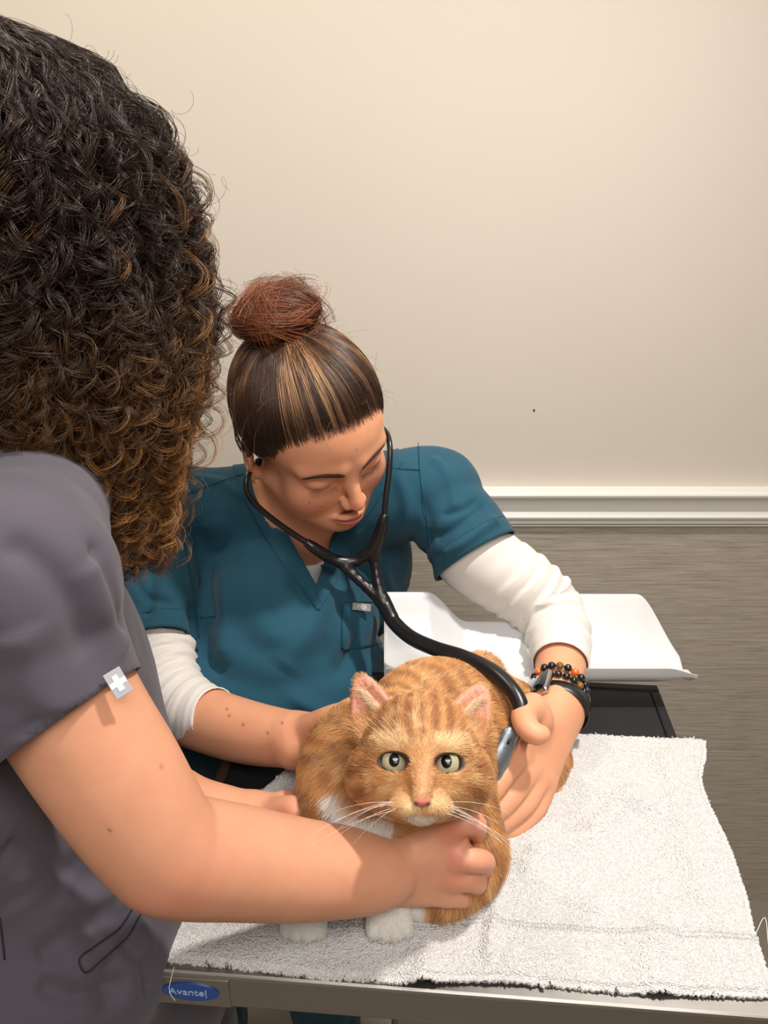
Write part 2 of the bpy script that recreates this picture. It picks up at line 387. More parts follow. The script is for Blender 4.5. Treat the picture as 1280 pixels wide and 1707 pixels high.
# ================================================================ examination table
t = NT('brushed_steel'); v = t.coord((2, 2, 300)); f = t.noise(v, 5, 4); t.setb(Metallic=1.0); t.l(t.mix(srgb(150, 146, 142), srgb(178, 174, 170), f), t.b.inputs['Base Color'])
t.l(t.ramp(f, [(.2, (.28,) * 3), (.8, (.42,) * 3)]), t.b.inputs['Roughness']); M_steel = t.m
M_black = plain('black_rubber_mat', (.006, .006, .007), .55, bump=(300, .1))
M_dark = plain('dark_gap_seal', (.008, .008, .008), .7)
FL, FR = T(238, 1606), T(1310, 1688); BR = T(1146, 1225); u = unit((FR - FL) * V_(1, 1, 0)); dv = V_(-u[1], u[0], 0)
TW = float((FR - FL) @ u); TD = .41
FR = FL + u * TW
TM = Matrix(((u[0], dv[0], 0, FL[0]), (u[1], dv[1], 0, FL[1]), (0, 0, 1, 0), (0, 0, 0, 1)))
E_ = T(1147, 1228)[:2] - FL[:2]; TW = min(TW, float(E_ @ u[:2]) + .012)
table = empty('examination_table', tuple((FL + u * TW / 2 + dv * TD / 2) * V_(1, 1, 0)), 'steel veterinary examination table with black mat top and grey column', 'table')
def tbox(name, lo, hi, mat, bev=.002, label=None, parent=table):
    bm = bmesh.new(); bm_box(bm, lo, hi, bev, TM); o = mesh_bm(name, bm, mat, parent)
    if label: o['label'] = label
    return o
Z = TOP - .006
tbox('front_rim', (0, -.004, Z - .036), (TW, .014, Z + .003), M_steel, .003)
tbox('back_rim', (0, TD - .014, Z - .036), (TW, TD, Z + .002), M_black, .003)
tbox('side_rim', (0, .014, Z - .036), (.012, TD - .014, Z + .003), M_steel, .003)
tbox('side_rim', (TW - .012, .014, Z - .036), (TW, TD - .014, Z + .002), M_black, .003)
tbox('table_mat', (.012, .014, Z - .03), (TW - .012, TD - .014, Z + .001), M_black, .002, 'black rubber mat set into the steel frame')
tbox('under_frame', (.03, .03, Z - .075), (TW - .03, TD - .03, Z - .031), M_steel, .003)
bm = bmesh.new(); bm_box(bm, (.19, .19, .06), (.29, .29, Z - .07), .008, TM); mesh_bm('column', bm, M_steel, table)
bm = bmesh.new(); bm_box(bm, (.05, .04, 0), (TW - .08, TD - .04, .06), .01, TM); mesh_bm('base_plate', bm, M_steel, table)
for zz in (.115, .145):
    bm = bmesh.new(); bmesh.ops.create_uvsphere(bm, u_segments=12, v_segments=8, radius=.0045, matrix=TM @ Matrix.Translation((TW + .001, TD - .33 + zz * 2.2, Z - .012)) @ Matrix.Diagonal((.5, 1, 1, 1))); mesh_bm('screw', bm, M_steel, table, True)
# maker's plate
lp = T(311, 1641, Z); c_ = (lp - FL) @ u
plate = tbox('name_plate', (c_ - .030, -.0052, Z - .034), (c_ + .032, -.0035, Z - .001), M_steel, .0006, 'thin steel plate riveted on the front rim')
M_blue = plain('blue_enamel', srgb(16, 70, 150), .3, coat=.3); M_lett = plain('pale_lettering', srgb(170, 190, 215), .5)
bm = bmesh.new(); bmesh.ops.create_cone(bm, cap_ends=True, segments=48, radius1=1, radius2=1, depth=1, matrix=TM @ Matrix.Translation((c_, -.0056, Z - .0165)) @ Matrix.Diagonal((.0235, .0012, .0105, 1)) @ Matrix.Rotation(R_(90), 4, 'X'))
o = mesh_bm('oval_badge', bm, M_blue, plate); o['label'] = 'blue oval badge with pale lettering'
text_mesh('lettering', 'Avante|', .0105, TM @ Matrix.Translation((c_ - .002, -.0064, Z - .0165)) @ Matrix.Rotation(R_(90), 4, 'X'), M_lett, plate)

# ================================================================ white pet scale
M_tray = plain('white_enamel_tray', srgb(206, 206, 206), .28, coat=.2)
M_scale = plain('grey_scale_plastic', srgb(120, 122, 124), .45)
scale_o = empty('pet_scale', (float(T(880, 1150)[0]), .80, TOP), 'white trough-shaped pet scale tray standing at the back of the table', 'scale')
sz = TOP + .03
def tray():
    xl, xr = P(640, 1150, .90)[0], P(1166, 1150, .905)[0]
    yf = .742; V = []; nx, ny = 90, 30; mid_ = []
    for i in range(nx + 1):
        s = i / nx; x = xl + (xr - xl) * s
        px_ = 640 + (x) * FPX / .93
        # back edge: high lobe on the left, low middle, high long wing on the right that curls down at its end
        hb = .020 + .044 * (1 - sstep(715, 790, px_)) + .041 * sstep(880, 935, px_) 
        hb -= .068 * sstep(1085, 1168, px_) ** 1.0
        wback = .105 - .050 * sstep(1080, 1166, px_) ** 1.6
        mid = sstep(730, 800, px_) * (1 - sstep(900, 960, px_)); hf = .024 - .022 * mid - .012 * sstep(1100, 1166, px_)
        mid_.append(mid)
        for j in range(ny + 1):
            q = j / ny
            y = yf + wback * q ; z = sz + hf * (1 - q) ** 3 + hb * q ** 2.2 - .012 * math.sin(math.pi * q) ** 1.5
            V.append((x, y, z))
        # front outer apron, rolled down under the rim
    W = ny + 1; F = [[i * W + j, (i + 1) * W + j, (i + 1) * W + j + 1, i * W + j + 1] for i in range(nx) for j in range(ny)]
    n0 = len(V); na = 8
    for i in range(nx + 1):
        b = V[i * W]; s = i / nx; e = sstep(.90, 1.0, s)
        for j in range(1, na + 1):
            a = j / na; V.append((b[0], b[1] + .002 - .004 * math.sin(a * math.pi) + .028 * a * a, b[2] - (.040 * (1 - .6 * e) * (1 - .7 * mid_[i])) * a))
    Wa = na
    for i in range(nx):
        for j in range(na):
            a0 = i * W if j == 0 else n0 + i * Wa + j - 1; b0 = (i + 1) * W if j == 0 else n0 + (i + 1) * Wa + j - 1
            F.append([a0, n0 + i * Wa + j, n0 + (i + 1) * Wa + j, b0])
    o = mesh_py('tray', V, F, M_tray, scale_o, True); m = o.modifiers.new('t', 'SOLIDIFY'); m.thickness = .0028; m.offset = -1
    m = o.modifiers.new('b', 'BEVEL'); m.width = .001; m.segments = 2
tray()
bx, by = P(955, 1180, .90)[:2]
bm = bmesh.new(); bm_box(bm, (.0, .735, TOP - .002), (.225, .80, TOP + .012), .006); mesh_bm('base', bm, M_scale, scale_o, True)
bm = bmesh.new(); bm_box(bm, (.19, .725, TOP + .001), (.242, .80, TOP + .024), .010, seg=4); o = mesh_bm('housing', bm, M_scale, scale_o, True)
bm = bmesh.new(); bm_box(bm, (.198, .7235, TOP + .006), (.232, .7265, TOP + .019), .001); mesh_bm('display', bm, M_dark, scale_o)

# ================================================================ towel
t = NT('white_terry'); v = t.coord(); t.l(t.mix(srgb(224, 219, 216), srgb(240, 236, 233), t.noise(v, 260, 3)), t.b.inputs['Base Color']); t.setb(Roughness=.95); t.b.inputs['Sheen Weight'].default_value = .4
vo = t.n('TexVoronoi'); vo.inputs['Scale'].default_value = 800; t.l(v, vo.inputs['Vector']); t.bump(vo.outputs['Distance'], 1.0, .0018); M_terry = t.m
def towel():
    bot = [(225, 1590), (300, 1602), (380, 1612), (480, 1624), (560, 1632), (640, 1637), (700, 1642), (780, 1638), (860, 1640), (940, 1646), (1020, 1654), (1120, 1660), (1200, 1662), (1295, 1664)]
    top = [(498, 1262), (560, 1240), (650, 1222), (760, 1216), (860, 1216), (940, 1224), (1000, 1227), (1080, 1231), (1176, 1236)]
    left = [(225, 1590), (262, 1535), (330, 1440), (425, 1347), (465, 1312), (485, 1285), (498, 1262)]
    right = [(1295, 1664), (1272, 1600), (1255, 1545), (1244, 1490), (1224, 1430), (1200, 1375), (1182, 1340), (1170, 1300), (1177, 1262), (1176, 1236)]
    nu, nv = 520, 360
    tp = lambda L, n: spline(np.array([T(*q) for q in L]), n)
    B, U_, L, Rr = tp(bot, nu), tp(top, nu), tp(left, nv), tp(right, nv)
    s = np.linspace(0, 1, nu)[:, None, None]; r = np.linspace(0, 1, nv)[None, :, None]
    G = (1 - r) * B[:, None] + r * U_[:, None] + (1 - s) * L[None] + s * Rr[None] - ((1 - s) * (1 - r) * B[0] + s * (1 - r) * B[-1] + (1 - s) * r * U_[0] + s * r * U_[-1])
    V = G.reshape(-1, 3); sx = np.repeat(np.linspace(0, 1, nu), nv); rx = np.tile(np.linspace(0, 1, nv), nu)
    px_, py_, _ = pixel(V)
    z = np.full(len(V), .0065)
    z += .0050 * (fbm(V * 11, 3, 3) - .5) * 2 + .0012 * (fbm(V * 45, 2, 5) - .5)
    def ridge(path, w, a):
        nonlocal z
        d, _t = polydist(V[:, :2], np.array([T(*q)[:2] for q in path])); z += 1.6 * a * np.exp(-(d / w) ** 2)
    ridge([(822, 1440), (826, 1520), (812, 1600)], .006, .004); ridge([(900, 1425), (980, 1400), (1060, 1330)], .012, .005)
    ridge([(880, 1455), (930, 1500), (990, 1510)], .010, .0035); ridge([(1110, 1270), (1140, 1380), (1170, 1500)], .014, .004)
    ridge([(500, 1290), (470, 1320), (420, 1360)], .013, .010); ridge([(950, 1300), (1010, 1330), (1080, 1350)], .012, .004)
    ridge([(1150, 1240), (1158, 1330)], .006, .0015); ridge([(850, 1600), (950, 1560), (1090, 1570)], .012, .003)
    ridge([(700, 1642), (710, 1610)], .01, .004); ridge([(1100, 1655), (1085, 1610), (1100, 1560)], .012, .003)
    # loops, flattened in the two woven bands and hems
    band = np.exp(-((rx - .165) / .018) ** 4); hem = np.maximum(1 - sstep(.012, .02, rx), sstep(.988, .994, sx))
    pile = (RNG.random(len(V)) - .5) * .0012 + (vnoise(V * 620, 9) - .5) * .0013
    z += pile * (1 - .85 * np.maximum(band, hem)) - .0022 * np.maximum(band, hem)
    z += band * .0016 * (np.sin(sx * 520) * np.sin(rx * 900) > 0)
    z = np.maximum(z, .0016); V = V.copy(); V[:, 2] = TOP - .003 + z
    # ragged edge
    edge = np.minimum(np.minimum(sx, 1 - sx) * 3, np.minimum(rx, 1 - rx)) < .004
    V[edge, :2] += (RNG.random((edge.sum(), 2)) - .5) * .0018
    i, j = np.meshgrid(np.arange(nu - 1), np.arange(nv - 1), indexing='ij'); a = (i * nv + j).ravel()
    F = np.stack([a, a + nv, a + nv + 1, a + 1], 1)
    o = mesh_np('towel', V, F, M_terry); m = o.modifiers.new('t', 'SOLIDIFY'); m.thickness = .0035; m.offset = -1; m.use_quality_normals = False
    return V, nu, nv, o
tw_V, tw_nu, tw_nv, towel_o = towel()
props(towel_o, 'white terry towel spread over the table under the cat', 'towel')
# loose threads at the right-hand edge
th = []
for (a, b, c_) in (((1258, 1560), (1275, 1530), (1282, 1590)), ((1168, 1332), (1180, 1338), (1184, 1334)), ((290, 1612), (282, 1650), (292, 1668))):
    th.append(spline(np.array([T(*a, TOP + .006), T(*b, TOP + .003), T(*c_, TOP + .002)]), 8))
strands('loose_thread', np.array(th), .00022, plain('white_thread', srgb(240, 238, 235), .8), towel_o, kind='stuff')
# ================================================================ shared for figures
def polysd(X, Y, poly):
    "signed distance in px to a polygon, negative inside"
    p = np.asarray(poly, float); q = np.roll(p, -1, 0); d = np.full(len(X), 1e9); inside = np.zeros(len(X), bool)
    for (ax, ay), (bx, by) in zip(p, q):
        ex, ey = bx - ax, by - ay; t = np.clip(((X - ax) * ex + (Y - ay) * ey) / (ex * ex + ey * ey), 0, 1)
        d = np.minimum(d, np.hypot(X - ax - t * ex, Y - ay - t * ey)); c = ((ay > Y) != (by > Y)) & (X < (bx - ax) * (Y - ay) / (by - ay + 1e-12) + ax); inside ^= c
    return np.where(inside, -d, d)
def onsurf(V, N, path, n=None, zmax=9):
    "lift a pixel path onto the camera-facing side of a surface"
    px, py, z = pixel(V); fr = (N @ CF) < .15; pts = []
    for x, y in path:
        d = np.hypot(px - x, py - y) + np.where(fr, 0, 1e4) + np.where(z > zmax, 1e4, 0); near = np.argsort(d)[:12]; near = near[d[near] < d[near[0]] + 6]; i = near[np.argmin(z[near])]; pts.append(P(x, y, z[i]))
    return spline(np.array(pts), n or 6 * len(path))
def folds(V, F, lst, zmax=9):
    "soft ridges (+) and valleys (-) along pixel paths: (path, width m, height m)"
    N = normals(V, F); D = np.zeros(len(V))
    for path, w, a in lst:
        c = onsurf(V, N, path, zmax=zmax); lo, hi = c.min(0) - 3 * w, c.max(0) + 3 * w; m = ((V > lo) & (V < hi)).all(1)
        if not m.any(): continue
        d, t = polydist(V[m], c); D[m] += 1.45 * a * np.exp(-(d / w) ** 2) * np.minimum(1, 8 * np.minimum(t, 1 - t) + .25)
    return V + N * D[:, None]
def px_chain(rows, **kw): return chain([P(*r[:3]) for r in rows], [r[3] for r in rows], **kw)
def fingers(hand, k=.0035, kj=.007):
    "each finger a chain of px joints with radii, narrowing to the tip"
    out = []
    for f in hand: out += px_chain(f, k=k, kj=kj, n=len(f) * 3)
    return out
M_skin = skin_mat('skin'); M_skin2 = skin_mat('skin_fair')
M_teal = cloth_mat('teal_scrub_cotton', srgb(30, 74, 92), sheen=.10, var=.08); M_white = cloth_mat('white_jersey', srgb(218, 212, 205), sheen=.15, var=.02, bump=.12)
M_grey = cloth_mat('grey_scrub_cotton', srgb(82, 77, 86), sheen=.15, var=.07)
M_tealseam = cloth_mat('teal_seam', srgb(12, 60, 80), sheen=0); M_greyseam = cloth_mat('grey_seam', srgb(46, 43, 50), sheen=0)
M_tag = plain('grey_woven_tag', srgb(150, 145, 142), .6, bump=(900, .2)); M_tagw = plain('white_print', srgb(235, 232, 228), .6)
def seam(V, F, path, name, mat, parent, r=.0006, lift=.0001, zmax=9):
    p = np.array(path, float); q = np.vstack([np.linspace(p[i], p[i + 1], max(2, int(np.hypot(*(p[i + 1] - p[i])) / 9)), endpoint=False) for i in range(len(p) - 1)] + [p[-1:]])
    N = normals(V, F); c = onsurf(V, N, q, n=len(q), zmax=zmax); c[1:-1] = (c[:-2] + 2 * c[1:-1] + c[2:]) / 4; return tube(name, c, r, mat, parent, 6)

# ================================================================ the vet in teal
HO = V_(-.0805, .866, 1.2105 + CAM_Z - 1.52); HA = np.array([[.913, .380, .147], [.052, -.467, .883], [.404, -.799, -.446]]).T
HA = HA @ np.array(Matrix.Rotation(R_(8), 3, 'Y')); HO = HO + V_(-.004, 0, .003); HA[:, 0] = unit(HA[:, 0]); HA[:, 1] = unit(HA[:, 1] - HA[:, 0] * (HA[:, 0] @ HA[:, 1])); HA[:, 2] = np.cross(HA[:, 0], HA[:, 1])
def HL(x, y, z): return HO + HA @ V_(x, y, z)
def toH(V): return (V - HO) @ HA
vet = empty('person', (-.25, .98, 0), 'person in teal scrubs with hair in a bun, bending over the cat with a stethoscope', 'person')
def both(fn): return [fn(s) for s in (-1, 1)]
def hp(c, r, k=.012, op='+', rot=None):
    A = HA if rot is None else HA @ np.array(Matrix.Rotation(rot[0], 3, rot[1])); return ell(HL(*c), r, A, k, op)
head = [hp((0, .048, -.010), (.0735, .076, .094), .01), hp((0, .042, .040), (.061, .056, .050), .02), hp((0, -.012, .040), (.055, .058, .048), .02)]
head += both(lambda s: hp((s * .036, -.010, .061), (.024, .023, .020), .020))
head += both(lambda s: hp((s * .036, -.034, .046), (.023, .026, .024), .022))
head += both(lambda s: cap(HL(s * .055, -.028, .008), HL(s * .016, -.069, .066), .017, .014, .022))
head += [hp((0, -.055, .060), (.034, .026, .030), .018), hp((0, -.072, .0755), (.016, .0125, .012), .014)]
head += both(lambda s: cap(HL(s * .012, .037, .086), HL(s * .048, .037, .070), .0075, .006, .012))
head += both(lambda s: hp((s * .031, .019, .0975), (.019, .0105, .0140), .012, '-'))
head += both(lambda s: hp((s * .0305, .0195, .0715), (.0175, .0125, .0145), .004))
head += [cap(HL(0, .026, .0845), HL(0, -.004, .1020), .0064, .0080, .012), hp((0, -.0110, .1045), (.0086, .0080, .0088), .006)]
head += both(lambda s: hp((s * .0098, -.0148, .0965), (.0056, .0060, .0080), .005))
head += both(lambda s: hp((s * .0058, -.0200, .1010), (.0034, .0030, .0052), .002, '-'))
head += chain([HL(-.0225, -.0458, .0835), HL(-.011, -.0400, .0955), HL(0, -.0395, .0985), HL(.011, -.0400, .0955), HL(.0225, -.0458, .0835)], [.0015, .0036, .0038, .0036, .0015], k=.003, n=10, kj=.004)
head += chain([HL(-.0205, -.0472, .0835), HL(-.010, -.0483, .0948), HL(0, -.0488, .0975), HL(.010, -.0483, .0948), HL(.0205, -.0472, .0835)], [.0015, .0044, .0050, .0044, .0015], k=.003, n=10, kj=.004)
head += chain([HL(-.0200, -.0464, .0885), HL(-.010, -.0441, .0985), HL(0, -.0446, .1015), HL(.010, -.0441, .0985), HL(.0200, -.0464, .0885)], [.0008, .0010, .0011, .0010, .0008], k=.0015, n=9, kj=.0015, op='-')
for s in (-1, 1):      # ears: shell, hollow, lobe
    Ae = (R_(18 * s), 'Y')
    head += [hp((s * .077, .002, -.012), (.0065, .030, .018), .006, rot=Ae), hp((s * .0835, .004, -.008), (.0050, .019, .0105), .004, '-', rot=Ae), hp((s * .0735, -.025, -.004), (.0050, .0100, .0080), .006, rot=Ae)]
SHR, SHL, NB = P(285, 858, 1.02), P(722, 822, 1.03), P(505, 852, 1.04)
head_n = head + [cap(HL(0, -.020, -.022), NB, .052, .058, .022), cap(NB, SHL * .75 + NB * .25, .052, .035, .03), cap(NB, SHR * .75 + NB * .25, .052, .035, .03)]
CH = P(512, 940, 1.12); HIP = V_(-.235, .985, 1.02)
TX = unit(SHL - SHR); TUP = unit(NB - HIP); TFW = unit(np.cross(TX, TUP)) * -1
if TFW[1] > 0: TFW = -TFW
TA = np.stack([TX, -TFW, unit(np.cross(TX, -TFW))], 1)
chest = [ell(CH - TFW * -.005, (.130, .078, .13), TA, .03), cap(SHR, SHL, .040, .040, .04)]
armR = px_chain([(285, 858, 1.02, .039), (266, 1000, .962, .040), (262, 1110, .92, .040), (280, 1170, .895, .037), (340, 1198, .865, .035), (420, 1222, .825, .032), (500, 1234, .782, .0265)], k=.0012, n=64)
armL = px_chain([(722, 822, 1.03, .046), (790, 925, 1.00, .045), (868, 978, 1.005, .042), (918, 1022, 1.00, .039), (934, 1080, .95, .033), (933, 1125, .905, .0275), (931, 1165, .862, .0255)], k=.0012, n=64)
handR = [cap(P(500, 1234, .782), P(538, 1226, .772), .0245, .020, .012), cap(P(500, 1240, .782), P(545, 1248, .775), .020, .016, .012)]
handR += fingers([[(505, 1222, .775, .0155), (530, 1208, .755, .0125), (552, 1196, .742, .0105), (570, 1191, .735, .0098), (584, 1192, .733, .0075)],
                  [(535, 1222, .785, .0125), (575, 1205, .800, .0105), (600, 1212, .800, .0095), (620, 1230, .800, .0080)], [(542, 1236, .785, .0125), (580, 1228, .805, .0100), (612, 1238, .805, .0090)],
                  [(545, 1250, .785, .0120), (585, 1250, .805, .0100), (612, 1258, .800, .0085)], [(540, 1262, .780, .0110), (575, 1268, .800, .0090), (600, 1275, .800, .0078)]])
handL = [cap(P(928, 1180, 0.839), P(868, 1252, 0.770), .0215, .0130, .012), cap(P(932, 1185, 0.844), P(884, 1276, 0.775), .0215, .0130, .012), cap(P(938, 1188, 0.849), P(897, 1295, 0.780), .0195, .0125, .012), cap(P(940, 1195, 0.849), P(908, 1306, 0.788), .0170, .0115, .012),
         ell(P(893, 1200, 0.780), (.018, .016, .018), None, .014)]
handL += fingers([[(888, 1180, 0.780, .0150), (874, 1193, 0.755, .0118), (878, 1212, 0.738, .0102), (892, 1224, 0.732, .0092), (904, 1224, 0.732, .0078)],
                  [(866, 1255, 0.768, .0120), (842, 1290, 0.750, .0098), (824, 1316, 0.742, .0090), (808, 1336, 0.738, .0078)],
                  [(882, 1278, 0.772, .0120), (860, 1318, 0.755, .0100), (838, 1345, 0.746, .0092), (816, 1364, 0.740, .0080)],
                  [(896, 1297, 0.777, .0115), (878, 1336, 0.762, .0098), (852, 1362, 0.752, .0088), (824, 1382, 0.744, .0078)],
                  [(907, 1308, 0.785, .0108), (896, 1345, 0.772, .0088), (872, 1372, 0.762, .0080), (846, 1390, 0.752, .0070)]])
def legs(hipL, hipR, kneeL, kneeR, ankL, ankR, r):
    o = []
    for h_, k_, a_ in ((hipL, kneeL, ankL), (hipR, kneeR, ankR)): o += chain([h_, (h_ + k_) / 2, k_, (k_ + a_) / 2, a_], [r, r * .9, r * .68, r * .62, r * .45], k=.02, n=12)
    return o
VH = [V_(-.165, 1.0, .97), V_(-.32, .98, .97)]; VK = [V_(-.13, 1.0, .52), V_(-.35, .96, .52)]; VA = [V_(-.12, 1.05, .10), V_(-.36, 1.02, .10)]
BEL = P(455, 1085, 1.045)
trunk = chest + [ell(BEL + V_(-.01, .02, 0), (.090, .050, .10), TA, .03), ell(HIP, (.13, .085, .12), None, .03), cap(CH, HIP, .07, .08, .03)] + legs(*VH, *VK, *VA, .078)
def skin_tint(V, base, red, hands):
    t = np.tile(lin(*base), (len(V), 1)); n = fbm(V * 60, 3, 11)[:, None]; t *= .94 + .12 * n
    for c, r in hands:
        w = np.exp(-((np.linalg.norm(V - c, axis=1) / r) ** 2))[:, None]; t = t * (1 - .55 * w) + lin(*red) * .55 * w
    return t
def hairline(h):
    "positive on the face/neck side, negative under hair (local coordinates)"
    x, y, z = h[:, 0], h[:, 1], h[:, 2]; ax = np.abs(x)
    front = np.interp(ax, [0, .02, .04, .055, .065, .072, .08], [.087, .086, .082, .073, .057, .030, -.008])      # height of the hairline
    f1 = np.where(z > -.002, front - y, -1)                                                       # face side
    side = np.interp(y, [-.09, -.05, -.03, .0, .02, .05, .09], [-.060, -.040, -.026, -.020, -.002, .012, .03])   # beside and behind the ear
    f2 = (z - side) * (y < .03) ; f3 = (-.075 - y)
    return np.maximum(np.maximum(np.where(z > -.002, f1, -1), np.where(y < .012, z - side, -1)), f3)
# one continuous figure: the head and hands are meshed finer than the clothed trunk
parts = []
zc = float(NB[2]) - .12
parts.append(sdf_verts(head_n + chest, .0015, region=(V_(-.40, .70, zc), V_(.25, 1.25, 2.0))))
ra = sdf_verts(armR + handR, .0017); rb = sdf_verts(armL + handL, .0017)
parts += [ra, rb, sdf_verts(trunk, .007)]
off = 0; VV, FF = [], []
for v, f in parts: VV.append(v); FF.append(f + off); off += len(v)
VV = np.concatenate(VV); FF = np.concatenate(FF)
kn = [(P(*q), .008) for q in ((866, 1255, .778), (882, 1278, .782), (896, 1297, .787), (906, 1308, .795), (904, 1226, .748), (580, 1192, .728))] + [(P(808, 1336, .755), .01), (P(893, 1200, .80), .02)]
tint = skin_tint(VV, (222, 162, 126), (214, 134, 114), kn)
h = toH(VV); isf = (h[:, 1] > -.09) & (h[:, 2] > 0) & (np.abs(h[:, 0]) < .085) & (h[:, 1] < .14)
lipm = np.zeros(len(VV))
xx = np.abs(h[:, 0]); up = -.0368 - .30 * np.maximum(xx - .004, 0) - .0010 * (xx < .003); lo_ = -.0530 + .36 * np.maximum(xx - .006, 0)
lipm = sstep(0, .0014, up - h[:, 1]) * sstep(0, .0014, h[:, 1] - lo_) * (1 - sstep(.0165, .0205, xx)) * sstep(.082, .088, h[:, 2]) * isf
tint = tint * (1 - .75 * lipm[:, None]) + lin(170, 84, 78) * .75 * lipm[:, None]
def blob(c, r, col, a):
    global tint
    w = (np.exp(-(((h - np.array(c)) / np.array(r)) ** 2).sum(1)) * isf * a)[:, None]; tint = tint * (1 - w) + lin(*col) * w
for s in (-1, 1):
    blob((s * .042, -.018, .07), (.018, .014, .03), (214, 128, 104), .35); blob((s * .031, .018, .085), (.016, .009, .02), (202, 138, 116), .4)
    blob((s * .031, .0295, .085), (.015, .0013, .014), (150, 98, 78), .55)
    blob((s * .0058, -.0200, .101), (.0022, .0018, .003), (120, 60, 48), .5); blob((s * .031, .0098, .085), (.0140, .0010, .012), (80, 46, 34), .55)
blob((0, -.008, .112), (.012, .012, .012), (214, 130, 108), .4)
blob((0, -.0446, .099), (.012, .0009, .012), (110, 46, 42), .6)
hl0 = sstep(.0065, -.005, hairline(h) + (fbm(h * 260, 2, 5) - .5) * .008) * (h[:, 1] > -.03) * (np.linalg.norm(h, axis=1) < .16); tint = tint * (1 - .92 * hl0[:, None]) + lin(44, 29, 22) * .92 * hl0[:, None]
for c in ((-.022, -.002), (-.018, -.020), (-.0145, -.022), (.006, .062), (-.047, -.006), (-.035, -.016), (.040, .004)): blob((c[0], c[1], .085), (.0011, .0011, .03), (84, 46, 34), .8)
for q in ((378, 1182, .84), (382, 1193, .84), (405, 1208, .83), (446, 1222, .80), (470, 1205, .79)):
    w = np.exp(-((np.hypot(*(np.array(pixel(VV)[:2]) - np.array(q[:2])[:, None])) / 2.2) ** 2))[:, None] * (np.linalg.norm(VV - P(*q), axis=1) < .06)[:, None] * .8; tint = tint * (1 - w) + lin(90, 50, 36) * w
vbody = mesh_np('body', VV, FF, M_skin, vet, tint)

# --- brows and lashes
def head_strands(name, roots, tips, bend, rad, col, parent, k=5):
    t = np.linspace(0, 1, k)[None, :, None]; p = roots[:, None] * (1 - t) + tips[:, None] * t + bend[:, None] * (t * (1 - t) * 4)
    W = HO + p @ HA.T; r = rad * np.linspace(1, .35, k)[None]; return strands(name, W, r, M_strand, parent, np.tile(lin(*col), (len(roots), 1)), 'stuff')
M_strand = hair_mat('hair_strand', .36)
def face_z(x, y):
    "front surface of the head (local) at x,y by marching the shape inward"
    z = np.full(len(x), .125)
    for _ in range(26):
        q = np.stack([x, y, z], -1); d = evalf(head, HO + q @ HA.T); z = z - np.maximum(d, -.002) * .9
    return z
for s in (-1, 1):
    n = 520; u = RNG.random(n); bx = .0105 + .0370 * u; byc = .0335 + .0065 * np.sin(u * 2.2) - .004 * u ** 3; wd = .0042 * (1 - .65 * u ** 1.5) * np.minimum(1, u * 6 + .5)
    by = byc + (RNG.random(n) - .5) * 2 * wd; x = s * bx; z = face_z(x, by) + .0002; r0 = np.stack([x, by, z], 1)
    dx = s * (.0035 + .002 * u); dy = .0028 * (1 - u * 1.5) + (RNG.random(n) - .5) * .001; tx = x + dx; ty = by + dy; tz = face_z(tx, ty) + .0007
    head_strands('eyebrow', r0, np.stack([tx, ty, tz], 1), np.tile([0, 0, .0004], (n, 1)), .00012, (74, 47, 33), vet)
    n = 44; u = np.linspace(0, 1, n); x = s * (.0165 + .029 * u); y = .0100 - .0022 * np.sin(u * math.pi); z = face_z(x, y) + .0001; r0 = np.stack([x, y, z], 1)
    L = .0050 + .0018 * u; tip = r0 + np.stack([s * (u - .4) * .005 + (RNG.random(n) - .5) * .001, -.0050 * np.ones(n) - .001 * RNG.random(n), L * .75], 1)
    head_strands('eyelashes', r0, tip, np.tile([0, -.0006, 0], (n, 1)), .00011, (34, 20, 15), vet)
# ear stud/hoop
hc = HL(-.0785, -.0335, -.002); th = np.linspace(0, 2 * math.pi, 40); M_gold = plain('gold', srgb(225, 175, 110), .25, 1)
mesh_py('earring', *[list(map(tuple, a)) if i == 0 else a.tolist() for i, a in enumerate(tube_np(hc + np.cos(th)[:, None] * .0045 * HA[:, 2] + np.sin(th)[:, None] * .0055 * HA[:, 1], .0007, 8, False))], M_gold, vet, True)['label'] = 'small gold hoop earring'

# --- hair swept up into a bun
BUN = V_(-.004, .110, -.044)         # direction of the tie on the crown (local)
HC = V_(0, .046, -.012); HR = V_(.0815, .0845, .1015)
hs = [ell(HO + HA @ HC, HR, HA, .01), ell(HL(0, .0, -.055), (.062, .06, .045), HA, .03)]
hv, hf = sdf_verts(hs, .0025)
hv, hf = cutmesh(hv, hf, lambda q: hairline(toH(q)) + .008)
hh = toH(hv)
t = NT('brown_hair_base'); t.l(t.attr('tint'), t.b.inputs['Base Color']); t.setb(Roughness=.45); M_hairbase = t.m
def hair_color(d, r):
    "streaked brown: d = (n,3) local unit direction of the root, r = random"
    a = np.arctan2(d[:, 0] - .0, d[:, 2] + .3); s = vnoise(np.c_[a * 11, np.zeros(len(a)), np.zeros(len(a))] + 5, 3); s2 = vnoise(np.c_[a * 60, r, np.zeros(len(a))], 8)
    g = sstep(.54, .90, s * .45 + s2 * .45 + .30 * np.exp(-((a + .30) / .28) ** 2)); c = lin(58, 38, 28) * (1 - g[:, None]) + lin(178, 134, 92) * g[:, None]
    return c * (.75 + .6 * r[:, None])
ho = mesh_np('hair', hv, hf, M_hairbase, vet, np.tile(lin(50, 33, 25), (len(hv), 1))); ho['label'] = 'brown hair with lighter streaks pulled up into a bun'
m = ho.modifiers.new('t', 'SOLIDIFY'); m.thickness = .004; m.offset = -1
def on_scalp(d, lift):
    "local point on the hair shell in direction d from its centre"
    d = unit(d); return HC + d * (1 / np.sqrt(((d / HR) ** 2).sum(-1)))[..., None] + d * (lift[..., None] if np.ndim(lift) else lift)
bd = unit(BUN - HC); n = 9000
